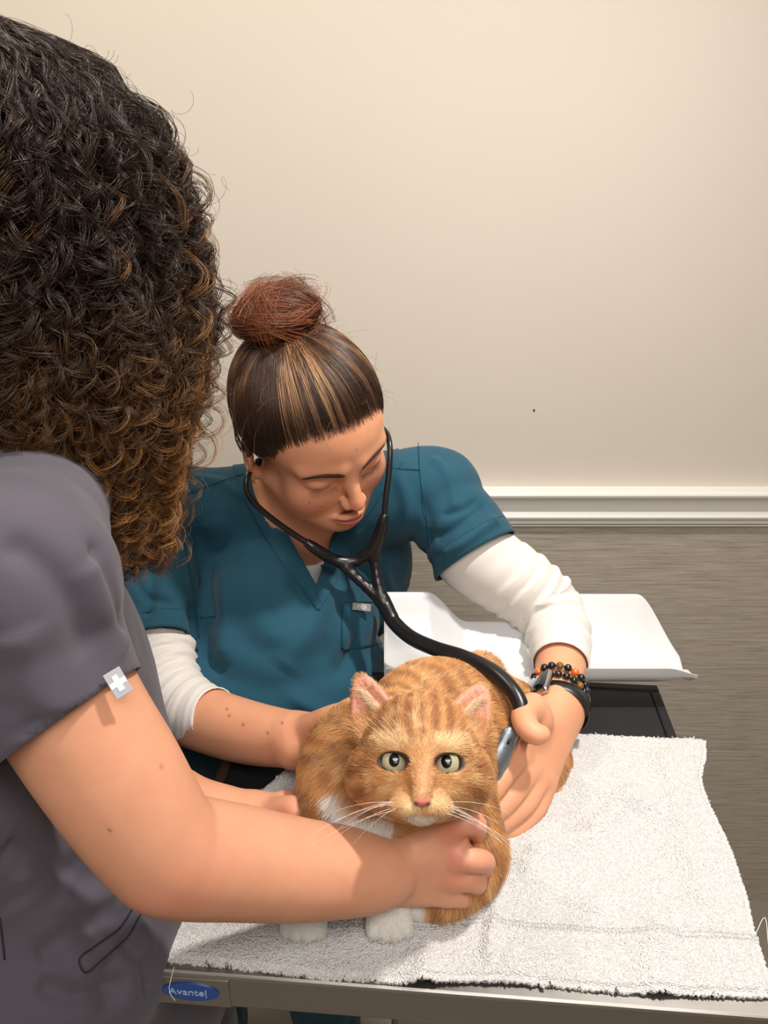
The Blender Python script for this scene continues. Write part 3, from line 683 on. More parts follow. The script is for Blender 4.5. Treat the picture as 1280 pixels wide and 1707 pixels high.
d = unit(RNG.normal(size=(n * 3, 3))); p = on_scalp(d, 0.); ok = hairline(p) < -.0005; d = d[ok][:n]; n = len(d)
# extra roots right at the hairline
e = unit(RNG.normal(size=(60000, 3))); pe = on_scalp(e, 0.); oe = hairline(pe) < -.0055 + .0125 * RNG.random(len(pe)) ** 2.2; oe &= hairline(pe) > -.006; d = np.vstack([d, e[oe][:5200]]); n = len(d)
gap = np.zeros(n); pg = on_scalp(d, 0.)
for _ in range(14): gap += np.maximum(evalf(head, HO + (pg - d * gap[:, None]) @ HA.T), -.001) * .9
gap = np.minimum(gap, .012) * (hairline(pg) > -.0065)
r = RNG.random(n); k = 14; s = np.linspace(0, 1, k)
ang = np.arccos(np.clip(d @ bd, -1, 1)); st = np.minimum(1, .35 + .65 * RNG.random(n))     # start partway: strands begin all over
L0 = np.zeros((n, k, 3))
tw = (RNG.random(n) - .5) * .05
for j in range(k):
    w = s[j]; a = (np.sin((1 - w) * ang) / np.sin(ang))[:, None] * d + (np.sin(w * ang) / np.sin(ang))[:, None] * bd
    side = unit(np.cross(d, bd)); a = a + side * (np.sin(w * math.pi) * tw)[:, None]
    lift = .0006 + .0022 * r * np.sin(math.pi * min(1, w + .15)) - (gap + .0004) * (1 - sstep(0, .22, w)); L0[:, j] = on_scalp(a, lift)
hc_ = hair_color(d, r)
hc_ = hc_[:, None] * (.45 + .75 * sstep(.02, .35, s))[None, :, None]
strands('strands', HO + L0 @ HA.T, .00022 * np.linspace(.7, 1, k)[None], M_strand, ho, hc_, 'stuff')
# the bun: wound hanks of hair round a core
BO = HL(*(HC + bd * (1 / math.sqrt(((bd / HR) ** 2).sum()) + .018)))
px_b = pixel(BO[None]); print('bun px', px_b[0], px_b[1])
bx_, bz_ = unit(HA @ V_(1, 0, 0)), unit(HA @ bd); by_ = np.cross(bz_, bx_); BA = np.stack([bx_, by_, bz_], 1)
bv, bf = sdf_verts([ell(BO, (.028, .026, .017), BA, .01), ell(BO - bz_ * .014, (.024, .022, .016), BA, .01)], .003)
bun = mesh_np('bun', bv, bf, M_hairbase, ho, np.tile(lin(58, 32, 22), (len(bv), 1)))
nl = 4200; k = 18; hank = RNG.integers(0, 44, nl); hr = np.random.default_rng(4); HAx = unit(hr.normal(size=(44, 3)) * [1, 1, .9] + [0, 0, .15]); HR2 = .027 + hr.random(44) * .010; HPh = hr.random(44) * 6.28; HLn = 1.6 + hr.random(44) * 2.4
ax_ = HAx[hank]; e1 = unit(np.cross(ax_, [0.3, 1, .2])); e2 = np.cross(ax_, e1); j1, j2, j3 = RNG.normal(size=(3, nl)); S = np.linspace(0, 1, k)[None]
ph = HPh[hank][:, None] + j1[:, None] * .25 + S * HLn[hank][:, None]; rr = (HR2[hank] + j2 * .0016)[:, None] + S * 0
fray = (RNG.random(nl) < .16)[:, None] * S ** 3 * (.012 + .010 * RNG.random(nl))[:, None]; rr = rr + fray
off_ = (HR2[hank] * .0 + j3 * .0045)[:, None, None] * ax_[:, None]
L1 = (np.cos(ph) * rr)[..., None] * e1[:, None] + (np.sin(ph) * rr)[..., None] * e2[:, None] + off_; L1 *= V_(1.30, 1.0, .78)
hcol = (lin(104, 58, 36) * (.6 + .9 * RNG.random((nl, 1)))) * (1 + .9 * (hr.random(44)[hank] > .6))[:, None]
strands('wound_strands', BO + L1 @ BA.T, .00028 * np.linspace(1, .5, k)[None], M_strand, bun, np.minimum(hcol, .5), 'stuff')
# flyaways
nf = 170; d = unit(RNG.normal(size=(nf, 3)) * [1, .8, .6] + [0, .35, 0]); ok = hairline(on_scalp(d, 0.)) < .004; d = d[ok]; nf = len(d); p0 = on_scalp(d, .001); tdir = unit(np.cross(d, RNG.normal(size=(nf, 3)))); S = np.linspace(0, 1, 10)[None, :, None]
Ls = (.012 + .03 * RNG.random(nf))[:, None, None]; L2 = p0[:, None] + tdir[:, None] * S * Ls + d[:, None] * (S ** 1.5) * Ls * .35 + np.cross(tdir, d)[:, None] * np.sin(S * 3) * Ls * .2
strands('flyaway_hairs', HO + L2 @ HA.T, .00009, M_strand, ho, np.tile(lin(130, 90, 62), (nf, 1)), 'stuff')
# fine baby hair lines just in front of the hairline
e = unit(RNG.normal(size=(60000, 3))); pe = on_scalp(e, 0.); oe = (np.abs(hairline(pe) - .003) < .0035) & (pe[:, 2] > 0); d = e[oe][:500]; nf = len(d)
S = np.linspace(0, 1, 6); L3 = np.zeros((nf, 6, 3)); p0 = on_scalp(d, 0.); z0 = face_z(p0[:, 0], p0[:, 1]); p0[:, 2] = np.where(np.abs(p0[:, 0]) < .066, z0, p0[:, 2])
q1 = on_scalp(unit(d + (bd - d) * .16), .001)
L3 = p0[:, None] * (1 - S[None, :, None]) + q1[:, None] * S[None, :, None]
strands('hairline_strands', HO + L3 @ HA.T, .00013, M_strand, ho, np.tile(lin(72, 44, 30), (nf, 1)), 'stuff')
# --- scrub top
sh = [ell(CH - TFW * .004, (.152, .098, .150), TA, .03), cap(SHR + V_(0, 0, .004), SHL + V_(0, 0, .004), .050, .050, .035), cap(NB, SHR, .055, .048, .03), cap(NB, SHL, .055, .048, .03)]
sh += [ell(BEL, (.150, .100, .150), TA, .05), ell(P(430, 1180, 1.0), (.140, .085, .12), TA, .05), ell(V_(-.245, .975, .98), (.155, .125, .20), None, .05)]
slR = px_chain([(290, 855, 1.02, .052), (272, 960, .98, .055), (262, 1045, .945, .0565), (258, 1090, .93, .060)], k=.004, kj=.03, n=9)
slL = px_chain([(715, 818, 1.03, .050), (752, 868, 1.01, .055), (790, 925, .995, .0575), (812, 958, .99, .060)], k=.004, kj=.03, n=9)
sv, sf = sdf_verts(sh + slR + slL, .0026)
NA = unit(HL(0, -.02, -.02) - NB)
vneck = [(424, 770), (440, 812), (470, 872), (505, 935), (527, 975), (545, 930), (556, 890), (575, 850), (640, 760), (600, 640), (450, 660)]
def g_neck(q):
    px, py, z = pixel(q); s = -polysd(px, py, vneck) * z / FPX; s = np.where(z < 1.07, s, -1)
    t_ = (q - NB) @ NA; ax = .066 - np.linalg.norm(q - NB - t_[:, None] * NA, axis=1); ax = np.where(t_ > -.03, ax, -1); return np.maximum(s, ax)
def g_plane(c, d, r, own=None, rest=None):
    "beyond the plane at c; own/rest: only where the sleeve shape lies outermost"
    def g(q):
        m = np.linalg.norm(q - c, axis=1) < r
        if own is not None and m.any(): m = m.copy(); i = np.where(m)[0]; m[i] = evalf(own, q[i]) < evalf(rest, q[i]) - .004
        return np.where(m, (q - c) @ d, -1)
    return g
hR, hL = P(260, 1082, .930), P(790, 928, .992)
dR = unit(P(258, 1070, .93) - P(268, 985, .97) + V_(.01, 0, 0)); dL = unit(P(812, 958, .99) - P(768, 888, 1.005))
sv, sf = cutmesh(sv, sf, g_neck); sv, sf = cutmesh(sv, sf, g_plane(hR, dR, .13, slR, sh)); sv, sf = cutmesh(sv, sf, g_plane(hL, dL, .13, slL, sh))
sv, sf = cutmesh(sv, sf, lambda q: .82 - q[:, 2])
sN = normals(sv, sf)
sv = sv + sN * ((fbm(sv * V_(14, 14, 7), 3, 21) - .5) * .010)[:, None]
sv = folds(sv, sf, [([(330, 880), (345, 960), (360, 1040)], .010, -.006), ([(355, 860), (375, 980), (372, 1110)], .014, .006), ([(320, 1000), (335, 1080), (370, 1130)], .012, -.008),
    ([(545, 980), (520, 1040), (470, 1120)], .018, .006), ([(560, 1000), (600, 1060), (570, 1130)], .012, -.005), ([(700, 830), (710, 900), (690, 980)], .008, -.005), ([(720, 900), (760, 880), (810, 840)], .007, -.005), ([(735, 925), (780, 900), (830, 862)], .007, .005),
    ([(715, 940), (690, 1000), (640, 1070)], .010, -.006), ([(650, 900), (640, 960), (660, 1010)], .012, .005), ([(350, 1110), (450, 1150), (600, 1095), (660, 1020)], .022, -.006), ([(395, 1060), (480, 1100), (560, 1080)], .016, -.004),
    ([(420, 900), (430, 1000), (460, 1080)], .020, .004), ([(240, 900), (250, 960), (240, 1030)], .010, -.005), ([(570, 905), (600, 935), (650, 930)], .008, -.004), ([(660, 780), (680, 850), (660, 920)], .010, .004), ([(480, 1160), (560, 1190), (640, 1150)], .010, .005), ([(300, 790), (360, 800), (410, 830)], .007, .003), ([(735, 860), (770, 850), (800, 830)], .005, -.003), ([(445, 850), (470, 930), (515, 1010)], .007, -.003), ([(720, 760), (750, 800), (760, 850)], .007, .003), ([(600, 880), (575, 940), (580, 990)], .006, .003), ([(215, 930), (235, 985), (290, 1010)], .006, -.003)], zmax=1.25)
top = mesh_np('scrub_top', sv, sf, M_teal, vet); top['label'] = 'teal short-sleeved v-neck scrub top'
m = top.modifiers.new('t', 'SOLIDIFY'); m.thickness = .0022; m.offset = -1
# v-neck band, pocket, seams, tags
sN = normals(sv, sf)
def patch(g, lift, name, mat, parent, thick=.0012, label=None):
    v2, f2 = cutmesh(sv + sN * lift, sf, g)
    if not len(f2): return None
    o = mesh_np(name, v2, f2, mat, parent); m = o.modifiers.new('t', 'SOLIDIFY'); m.thickness = thick; m.offset = -1
    if label: o['label'] = label
    return o
outer = [(386, 770), (408, 835), (440, 895), (482, 955), (531, 1021), (563, 965), (580, 930), (600, 880), (672, 770), (620, 620), (430, 620)]
def g_band(q): px, py, z = pixel(q); return np.maximum(np.where(z < 1.1, polysd(px, py, outer) * z / FPX, 1), g_neck(q))
patch(g_band, .0016, 'neck_band', M_teal, top)
pocket = [(572, 1004), (650, 1006), (690, 965), (688, 985), (690, 1010), (655, 1070), (570, 1086)]
def g_pocket(q): px, py, z = pixel(q); return np.where(z < 1.15, polysd(px, py, pocket) * z / FPX, 1)
patch(g_pocket, .0014, 'chest_pocket', M_teal, top)
for pth in ([(286, 832), (340, 812), (395, 793), (425, 786)], [(640, 780), (700, 783)], [(272, 800), (300, 870), (318, 960), (332, 1064)], [(697, 738), (700, 800), (712, 870), (722, 948)], [(527, 985), (534, 1005)], [(570, 1006), (570, 1084)], [(574, 1004), (600, 1003), (645, 1005), (670, 985)]):
    seam(sv, sf, pth, 'seam', M_tealseam, top, .0005, zmax=1.2)
for cc, dd, rr, nm in ((hR, dR, .0572, 0), (hL, dL, .058, 1)): pass
def hem_line(c, d, r, back):
    "topstitch ring a little above the sleeve hem"
    m = np.abs((sv - c) @ d + back) < .0016; m &= np.linalg.norm(sv - c, axis=1) < .09; q = sv[m] + sN[m] * .0001
    if len(q) < 20: return
    e1 = unit(np.cross(d, V_(0, 0, 1))); e2 = np.cross(d, e1); ce = q.mean(0); a = np.arctan2((q - ce) @ e2, (q - ce) @ e1); q = q[np.argsort(a)][::3]
    q = np.array([(q[i - 1] + q[i] + q[(i + 1) % len(q)]) / 3 for i in range(len(q))]); tube('hem_stitching', np.vstack([q, q[:1]]), .0004, M_tealseam, top, 5)
hem_line(hR, dR, .05, .022); hem_line(hL, dL, .05, .022)
def surf_frame(V, F, x, y, ang=0, zmax=9):
    N = normals(V, F); px, py, z = pixel(V); d = np.hypot(px - x, py - y) + np.where((N @ CF) < 0, 0, 1e4) + np.where(z > zmax, 1e4, 0); near = np.argsort(d)[:160]; near = near[z[near] < z[near].min() + .03]
    n = unit(unit(N[near].mean(0)) * .6 - CF * .8); xr = V_(math.cos(ang), 0, 0) - CU * math.sin(ang); xr = unit(xr - n * (xr @ n)); return P(x, y, z[near].min()) + n * .0018, xr, np.cross(n, xr), n
def tag(V, F, x, y, w, hgt, ang, parent, text=None, cross=False, zmax=9, name='woven_tag', bg=None):
    o, xr, yr, n = surf_frame(V, F, x, y, ang, zmax); M = frame_M(o, xr, yr, n)
    bm = bmesh.new(); bm_box(bm, (-w / 2, -hgt / 2, -.0004), (w / 2, hgt / 2, .0006), .0003, M); tg = mesh_bm(name, bm, bg or M_tag, parent)
    if text: text_mesh('lettering', text, hgt * .72, M @ Matrix.Translation((0, 0, .0007)), M_tagw, parent=tg)
    if cross:
        bm = bmesh.new(); c = hgt * .30; b = c * .34; Mr = M @ Matrix.Rotation(R_(45) * 0, 4, 'Z'); bm_box(bm, (-c, -b, .0005), (c, b, .0009), 0, Mr); bm_box(bm, (-b, -c, .0005), (b, c, .0010), 0, Mr); mesh_bm('cross_mark', bm, M_tagw, tg)
    return tg
tag(sv, sf, 602, 1012, .0245, .0090, R_(4), top, text='FIGS', zmax=1.15)
tag(sv, sf, 224, 1044, .0095, .0120, R_(12), top, cross=True, zmax=1.1)
# white undershirt: both sleeves and the bit at the neck
wr = px_chain([(274, 960, .982, .042), (268, 1000, .964, .043), (264, 1045, .946, .0455), (266, 1110, .918, .0425), (284, 1158, .895, .040), (322, 1186, .870, .0355), (362, 1200, .852, .0325), (395, 1211, .835, .0315)], k=.0012, n=50)
wl = px_chain([(752, 868, 1.01, .050), (790, 925, 1.00, .0505), (868, 978, 1.005, .0485), (916, 1022, 1.00, .0440), (933, 1075, .955, .037), (934, 1108, .918, .0325), (932, 1130, .895, .031)], k=.0012, n=50)
def sleeve(pr, cutc, cutd, cutc2, cutd2, ring, name, amp):
    v, f = sdf_verts(pr, .0022); v, f = cutmesh(v, f, g_plane(cutc, cutd, .07)); v, f = cutmesh(v, f, g_plane(cutc2, cutd2, .09))
    N = normals(v, f); axis = ring; d, t = polydist(v, axis); ph = t * 1.0
    n1 = fbm(v * 16, 2, 31); w = np.exp(-((t - amp[0]) / amp[1]) ** 2); wr_ = np.sin(t * amp[2] + n1 * 7 + (v[:, 0] - v[:, 2]) * amp[4]); D = amp[3] * w * (np.abs(wr_) ** .6 * np.sign(wr_)) + .0012 * (n1 - .5) + .0008 * w * np.sin(t * 160 + n1 * 14)
    D *= sstep(0, .05, 1 - t); v = v + N * D[:, None]; o = mesh_np(name, v, f, M_white, vet); m = o.modifiers.new('t', 'SOLIDIFY'); m.thickness = .0016; m.offset = -1; o['label'] = 'white jersey undershirt sleeve pushed up the forearm'; return o
axR = spline([P(*q) for q in ((268, 1000, .962), (264, 1045, .945), (266, 1110, .918), (284, 1158, .895), (322, 1186, .870), (362, 1203, .852))], 40)
axL = spline([P(*q) for q in ((752, 868, 1.01), (790, 925, 1.0), (868, 978, 1.005), (916, 1022, 1.0), (933, 1075, .955), (934, 1108, .918))], 40)
us1 = sleeve(wr, P(361, 1198, .853), unit(unit(P(395, 1213, .835) - P(335, 1190, .868)) + .22 * CU), P(268, 1015, .957), -unit(P(264, 1045, .945) - P(268, 1000, .962)), axR, 'undershirt_sleeve', (.50, .36, 52, .0016, 60))
us2 = sleeve(wl, P(934, 1108, .918), unit(P(932, 1130, .895) - P(934, 1085, .94)), P(752, 868, 1.01), -unit(P(790, 925, 1.0) - P(752, 868, 1.01)), axL, 'undershirt_sleeve', (.68, .30, 70, .0021, 30))
uv_, uf_ = sdf_verts([ell(p_.lo * 0 + (p_.lo + p_.hi) / 2, (.1, .1, .1)) for p_ in []] or [ell(CH - TFW * .001, (.146, .092, .146), TA, .03), cap(NB, CH, .05, .06, .03)], .003)
und = [(470, 934), (505, 944), (525, 942), (545, 932), (575, 930), (575, 1010), (470, 1010)]
def g_und(q): px, py, z = pixel(q); return np.where(z < 1.1, polysd(px, py, und) * z / FPX, 1)
uv_, uf_ = cutmesh(uv_, uf_, g_und)
if len(uf_): mesh_np('undershirt', uv_, uf_, M_white, vet)
for o_, dp in ((us1, .018), (us2, .012), (vbody, .022)):
    for c_, d_, own_ in ((hR, dR, slR), (hL, dL, slL)):
        tuck(o_, sh + own_, lambda q: (np.linalg.norm(q - c_, axis=1) < .30) & ((q - c_) @ d_ < -.003) & (evalf(own_, q) < .03) & (g_neck(q) < -.004), dp)
# trousers and shoes
pr = [ell(V_(-.245, .985, .93), (.150, .105, .13), None, .04)]
for h_, k_, a_ in zip(VH, VK, VA): pr += chain([h_ + V_(0, -.01, -.02), (h_ + k_) / 2, k_, (k_ + a_) / 2, a_], [.094, .090, .078, .074, .072], k=.02, n=14)
pv, pf = sdf_verts(pr, .006); pv, pf = cutmesh(pv, pf, lambda q: np.maximum(q[:, 2] - 1.0, .07 - q[:, 2])); pN = normals(pv, pf); pv = pv + pN * ((fbm(pv * V_(16, 16, 6), 3, 41) - .5) * .016)[:, None]
o = mesh_np('trousers', pv, pf, M_teal, vet); o.modifiers.new('t', 'SOLIDIFY').thickness = .002
M_shoe = plain('dark_shoe', (.02, .02, .022), .6)
for a_ in VA:
    v, f = sdf_verts([ell(a_ + V_(0, -.05, -.055), (.045, .12, .035), None, .01), ell(a_ + V_(0, 0, -.03), (.042, .05, .05), None, .02), ell(a_ + V_(0, 0, -.2), (1, 1, .105), None, .004, '-')], .004); v[:, 2] = np.maximum(v[:, 2], .001); mesh_np('shoe', v, f, M_shoe, vet)
# ================================================================ the cat
KO = V_(.0283, .4769, 1.0752 + CAM_Z - 1.52); KA = np.array([[.9996, -.0245, -.0107], [.0244, .667, .745], [-.011, -.745, .667]]).T
KA[:, 1] = unit(KA[:, 1] - KA[:, 0] * (KA[:, 0] @ KA[:, 1])); KA[:, 2] = np.cross(KA[:, 0], KA[:, 1])
def KL(x, y, z): return KO + KA @ V_(x, y, z)
def toK(V): return (V - KO) @ KA
cat = empty('cat', tuple(T(690, 1400)), 'ginger tabby cat with white bib and paws crouching on the towel', 'cat')
def kp(c, r, k=.01, op='+', A=None): return ell(KL(*c), r, KA if A is None else KA @ A, k, op)
khead = [kp((0, .015, -.006), (.043, .042, .044)), kp((0, -.004, .012), (.040, .034, .034), .012)]
khead += both(lambda s: kp((s * .0290, -.0085, .004), (.0240, .0235, .025), .014))
khead += [cap(KL(0, .012, .036), KL(0, -.018, .0540), .0100, .0068, .010)]
khead += both(lambda s: kp((s * .0098, -.0275, .0425), (.0138, .0090, .0138), .006))
khead += [kp((0, -.0345, .0385), (.0090, .0058, .0095), .005)]
khead += both(lambda s: cap(KL(s * .009, .0142, .038), KL(s * .029, .0160, .029), .0064, .0062, .006))
khead += both(lambda s: kp((s * .0205, .0024, .0385), (.0124, .0063, .0095), .002, '-', np.array(Matrix.Rotation(s * R_(8), 3, 'Z'))))
khead += [cap(KL(0, -.0265, .0595), KL(0, -.0320, .0555), .0007, .0007, .0015, '-')]
khead += both(lambda s: cap(KL(0, -.0318, .0555), KL(s * .011, -.0345, .0500), .0007, .0005, .0015, '-'))
khead += [kp((0, -.0228, .0575), (.0062, .0040, .0035), .002)]
EARS = {}
def ear(s, tip, b0, b1, fwd):
    "pinna: a leaf-shaped wedge from base edge b0-b1 to the tip, hollowed on the side it faces"
    tip, b0, b1 = V_(*tip), V_(*b0), V_(*b1); bc = (b0 + b1) / 2; up = unit(tip - bc); sd = unit((b1 - b0) - up * ((b1 - b0) @ up)); n = np.cross(sd, up); n = n if n @ V_(*fwd) > 0 else -n
    L = np.linalg.norm(tip - bc); w = np.linalg.norm(b1 - b0) / 2; o = []; m = 7
    for i in range(m):
        t0, t1 = i / m, (i + 1) / m; f = lambda t: w * (1 - t) ** .62 * (1 + .15 * t) + .0022
        o.append(cap(KO + KA @ (bc + up * L * t0 * .97), KO + KA @ (bc + up * L * t1 * .97), f(t0), f(t1), .002 if i else .008, flat=(KA @ n, .26)))
    for i in range(m - 1):
        t0, t1 = i / m, (i + 1) / m; f = lambda t: max(.001, w * (1 - t) ** .62 * .92)
        o.append(cap(KO + KA @ (bc + up * L * (t0 * .90 - .02) + n * .0052), KO + KA @ (bc + up * L * (t1 * .90 - .02) + n * .0045), f(t0), f(t1), .002, '-', flat=(KA @ n, .30)))
    EARS[s] = (KO + KA @ bc, KA @ up, KA @ n, KA @ sd, L, w); return o
khead += ear(-1, (-.0500, .0690, -.004), (-.0490, .020, -.006), (-.0215, .043, -.002), (-.35, 0, 1)) + ear(1, (.0520, .0640, -.010), (.0500, .018, -.004), (.0250, .042, -.004), (.45, 0, 1))
SH1, MID, RMP = P(636, 1287, .715), P(732, 1222, .800), P(815, 1240, .860)
kb = [ell(SH1, (.072, .070, .066), None, .02), cap(KL(0, -.005, -.022), SH1, .035, .052, .025), ell(MID, (.078, .080, .070), None, .03), ell(RMP, (.078, .075, .072), None, .03), ell(P(868, 1298, .838), (.047, .036, .052), None, .03),
      ell(P(606, 1352, .675), (.048, .040, .046), None, .025), ell(P(744, 1302, .724), (.040, .042, .046), None, .02), ell(P(800, 1118, .88), (.020, .018, .018), None, .02)]
kb += px_chain([(745, 1330, .702, .034), (780, 1378, .698, .0235), (797, 1425, .690, .0195), (772, 1465, .676, .0165), (715, 1500, .676, .0155), (668, 1518, .690, .0150)], k=.008, kj=.02, n=16)
kb += px_chain([(580, 1370, .690, .034), (560, 1440, .685, .021), (530, 1500, .688, .0155), (514, 1522, .695, .0145)], k=.008, kj=.02, n=10)
def paw(px, py, dirx):
    c = T(px, py, TOP + .016); f = unit(V_(dirx, -1, 0)); sd = V_(-f[1], f[0], 0) * -1; o = [ell(c, (.019, .021, .0135), None, .008)]
    for i, a in enumerate((-1.35, -.45, .45, 1.35)):
        tc = c + f * (.016 - .0035 * abs(a)) + sd * a * .0098 - V_(0, 0, .0035); o.append(ell(tc, (.0058, .0098, .0088), np.stack([sd, f, V_(0, 0, 1)], 1), .0012))
    return o
paws = paw(648, 1520, .05) + paw(510, 1519, -.1)
for i in (0, 1, 2):
    pass
body_floor = ell(V_(0.05, .6, TOP - 1.0), (3, 3, 1.004), None, .004, '-')
kv1, kf1 = sdf_verts(khead + [cap(KL(0, -.005, -.022), SH1, .035, .052, .025)], .0013, region=(KO - .085, KO + .085))
kv2, kf2 = sdf_verts(kb + paws, .0026)
kv2[:, 2] = np.maximum(kv2[:, 2], TOP + .003)
# where the finer head ends inside the coarser neck the two surfaces lie on each other; trim the coarse one inside the head box
kV = np.vstack([kv1, kv2]); kF = np.vstack([kf1, kf2 + len(kv1)])
WB = [(546, 1318), (570, 1308), (606, 1316), (640, 1345), (662, 1362), (650, 1400), (600, 1400), (572, 1372), (556, 1345)]
def fur_color(V, rnd):
    h = toK(V); px, py, z = pixel(V); n = len(V); x, y, zz = h[:, 0], h[:, 1], h[:, 2]; ax = np.abs(x)
    headw = sstep(.075, .058, np.linalg.norm(h - [0, 0, .0], axis=1))
    base, dark, lite, white = lin(214, 152, 90), lin(150, 80, 36), lin(244, 208, 158), lin(240, 234, 226)
    nz = fbm(V * 55, 3, 71); nf = fbm(V * 230, 2, 73)
    # body: broken wavy stripes across the flank
    wob = fbm(V * 22, 3, 77); ph = (V[:, 0] * .9 + V[:, 1] * .55) * 330 + wob * 11; st = np.sin(ph) * .5 + .5
    sb = sstep(.42, .90, st * .70 + nz * .45) * .80
    # head: vertical forehead stripes, cheek bars, pale muzzle and eye surrounds
    fs = np.sin(x * 620 + np.sign(x) * .6 + fbm(V * 40, 2, 5) * 2.2) * .5 + .5; fore = sstep(.012, .022, y) * sstep(.036, .020, ax)
    cb = np.sin((y + .35 * ax) * 420 + fbm(V * 30, 2, 9) * 5) * .5 + .5; chk = sstep(.026, .038, ax) * sstep(.03, .012, y)
    sh_ = (fs * fore * 1.25 + cb * chk * 1.0) * (.55 + .7 * nz) + .15 * nz
    s = sb * (1 - headw) + sh_ * headw; s = np.clip(s, 0, 1)[:, None]
    c = base * (1 - s) + dark * s
    l = (sstep(.50, .80, nf) * .5 + .15)[:, None]; l = l + (headw * np.exp(-(((ax - .022) / .014) ** 2 + ((y - .017) / .0055) ** 2)) * .75)[:, None] + (headw * np.exp(-(((ax - .012) / .012) ** 2 + ((y + .026) / .010) ** 2)) * (zz > .025) * .55)[:, None]
    c = c * (1 - np.clip(l, 0, 1)) + lite * np.clip(l, 0, 1)
    bridge = (headw * np.exp(-((ax / .007) ** 2)) * sstep(.010, -.006, y) * sstep(-.022, -.017, y) * (zz > .03) * .5)[:, None]; c = c * (1 - bridge) + lin(226, 170, 132) * bridge
    w = np.zeros(n)
    w = np.maximum(w, headw * sstep(-.0315, -.0345, y) * (zz > .025) * sstep(.015, .009, ax) * .75)
    w = np.maximum(w, np.maximum(1 - headw, (y < -.034) * (ax > .018)) * sstep(3, -6, polysd(px, py, WB) + (nz - .5) * 12) * (z < .72))
    for q in ((648, 1520), (510, 1519)): w = np.maximum(w, sstep(.036, .026, np.linalg.norm((V - T(*q, TOP + .012)) * [1, 1, .8], axis=1) + (nz - .5) * .006))
    w = w[:, None]; c = c * (1 - w) + white * w
    return c * (.84 + .32 * rnd[:, None])
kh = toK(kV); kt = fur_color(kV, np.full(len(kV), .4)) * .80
def kblob(c, r, col, a):
    global kt
    w = (np.exp(-(((kh - np.array(c)) / np.array(r)) ** 2).sum(1)) * a)[:, None]; w = np.minimum(w * 1.6, 1); kt = kt * (1 - w) + lin(*col) * w
for s in (-1, 1):
    ew = np.sqrt(((kh[:, 0] - s * .0205) / .0134) ** 2 + ((kh[:, 1] - .0030) / .0080) ** 2); m = (np.exp(-(np.maximum(ew - .86, 0) / .14) ** 2) * (kh[:, 2] > .015) * .97)[:, None]; kt = kt * (1 - m) + lin(26, 15, 11) * m
    kblob((s * .0088, -.0005, .043), (.0028, .0022, .01), (176, 96, 82), .8)
    e = EARS[s]; q = kV - e[0]; inn = (q @ e[2] > .0002) & (np.abs(q @ e[3]) < e[5] * .98) & (q @ e[1] > -.010) & (np.linalg.norm(q - e[1] * e[4] / 2, axis=1) < .035); nn = None
    kt[inn] = lin(206, 144, 122) * (.85 + .3 * fbm(kV[inn] * 120, 2, 4)[:, None])
kblob((0, -.0236, .0610), (.0064, .0032, .004), (204, 124, 108), 1.0)
for s in (-1, 1): kblob((s * .0045, -.0252, .0600), (.0016, .0012, .004), (110, 44, 38), .9)
kblob((0, -.029, .056), (.0008, .0040, .004), (150, 70, 60), .6)
M_cats = NT('cat_skin'); M_cats.l(M_cats.attr('tint'), M_cats.b.inputs['Base Color']); M_cats.setb(Roughness=.6); M_cats.b.inputs['Subsurface Weight'].default_value = .2; M_cats.b.inputs['Subsurface Scale'].default_value = .004; M_cats = M_cats.m
kbody = mesh_np('body', kV, kF, M_cats, cat, kt)
# eyes
M_eye = NT('cat_eye'); M_eye.l(M_eye.attr('tint'), M_eye.b.inputs['Base Color']); M_eye.setb(Roughness=.12); M_eye.b.inputs['Coat Weight'].default_value = .35; M_eye = M_eye.m
for s in (-1, 1):
    ec = KL(s * .0200, .0030, .0262); gaze = unit(C0 + V_(-.02, 0, -.02) - ec); r0 = .0122; bm = bmesh.new(); bmesh.ops.create_uvsphere(bm, u_segments=160, v_segments=110, radius=r0); v = np.array([x.co for x in bm.verts]); f = None
    me = bpy.data.meshes.new('eye'); bm.to_mesh(me); bm.free(); W = v + ec; dirs = v / r0; cz = dirs @ gaze; ux = unit(KA[:, 0] - gaze * (KA[:, 0] @ gaze)); uy = np.cross(gaze, ux); a, b = dirs @ ux, dirs @ uy
    rr = np.hypot(a, b); ang = np.arctan2(b, a); pr_ = np.sqrt((a / .33) ** 2 + ((b - .10) / .42) ** 2); pup = pr_ < 0; pk = (sstep(1.07, .93, pr_) * (cz > 0))[:, None]; iris = (rr < .80) & (cz > 0); st = .5 + .5 * np.sin(ang * 37 + vnoise(np.c_[ang * 3, rr * 9, rr * 0], 2) * 6)
    c = np.tile(lin(120, 96, 74), (len(v), 1)); ci = lin(188, 180, 146) * (1 - rr[:, None] * .3) + lin(120, 128, 92) * rr[:, None] * .3; ci = ci * (.85 + .2 * st[:, None]); c[iris] = ci[iris]; c[(rr > .76) & (cz > 0)] = lin(50, 34, 24); c = c * (1 - pk) + .003 * pk
    for i, x in enumerate(me.vertices): x.co = W[i]
    at = me.color_attributes.new('tint', 'FLOAT_COLOR', 'POINT'); at.data.foreach_set('color', np.c_[c, np.ones(len(c))].astype(np.float32).ravel()); me.polygons.foreach_set('use_smooth', [True] * len(me.polygons)); me.materials.append(M_eye); o = settle(link(bpy.data.objects.new('eye', me), cat), cat); o['label'] = 'pale green eye with dark pupil'
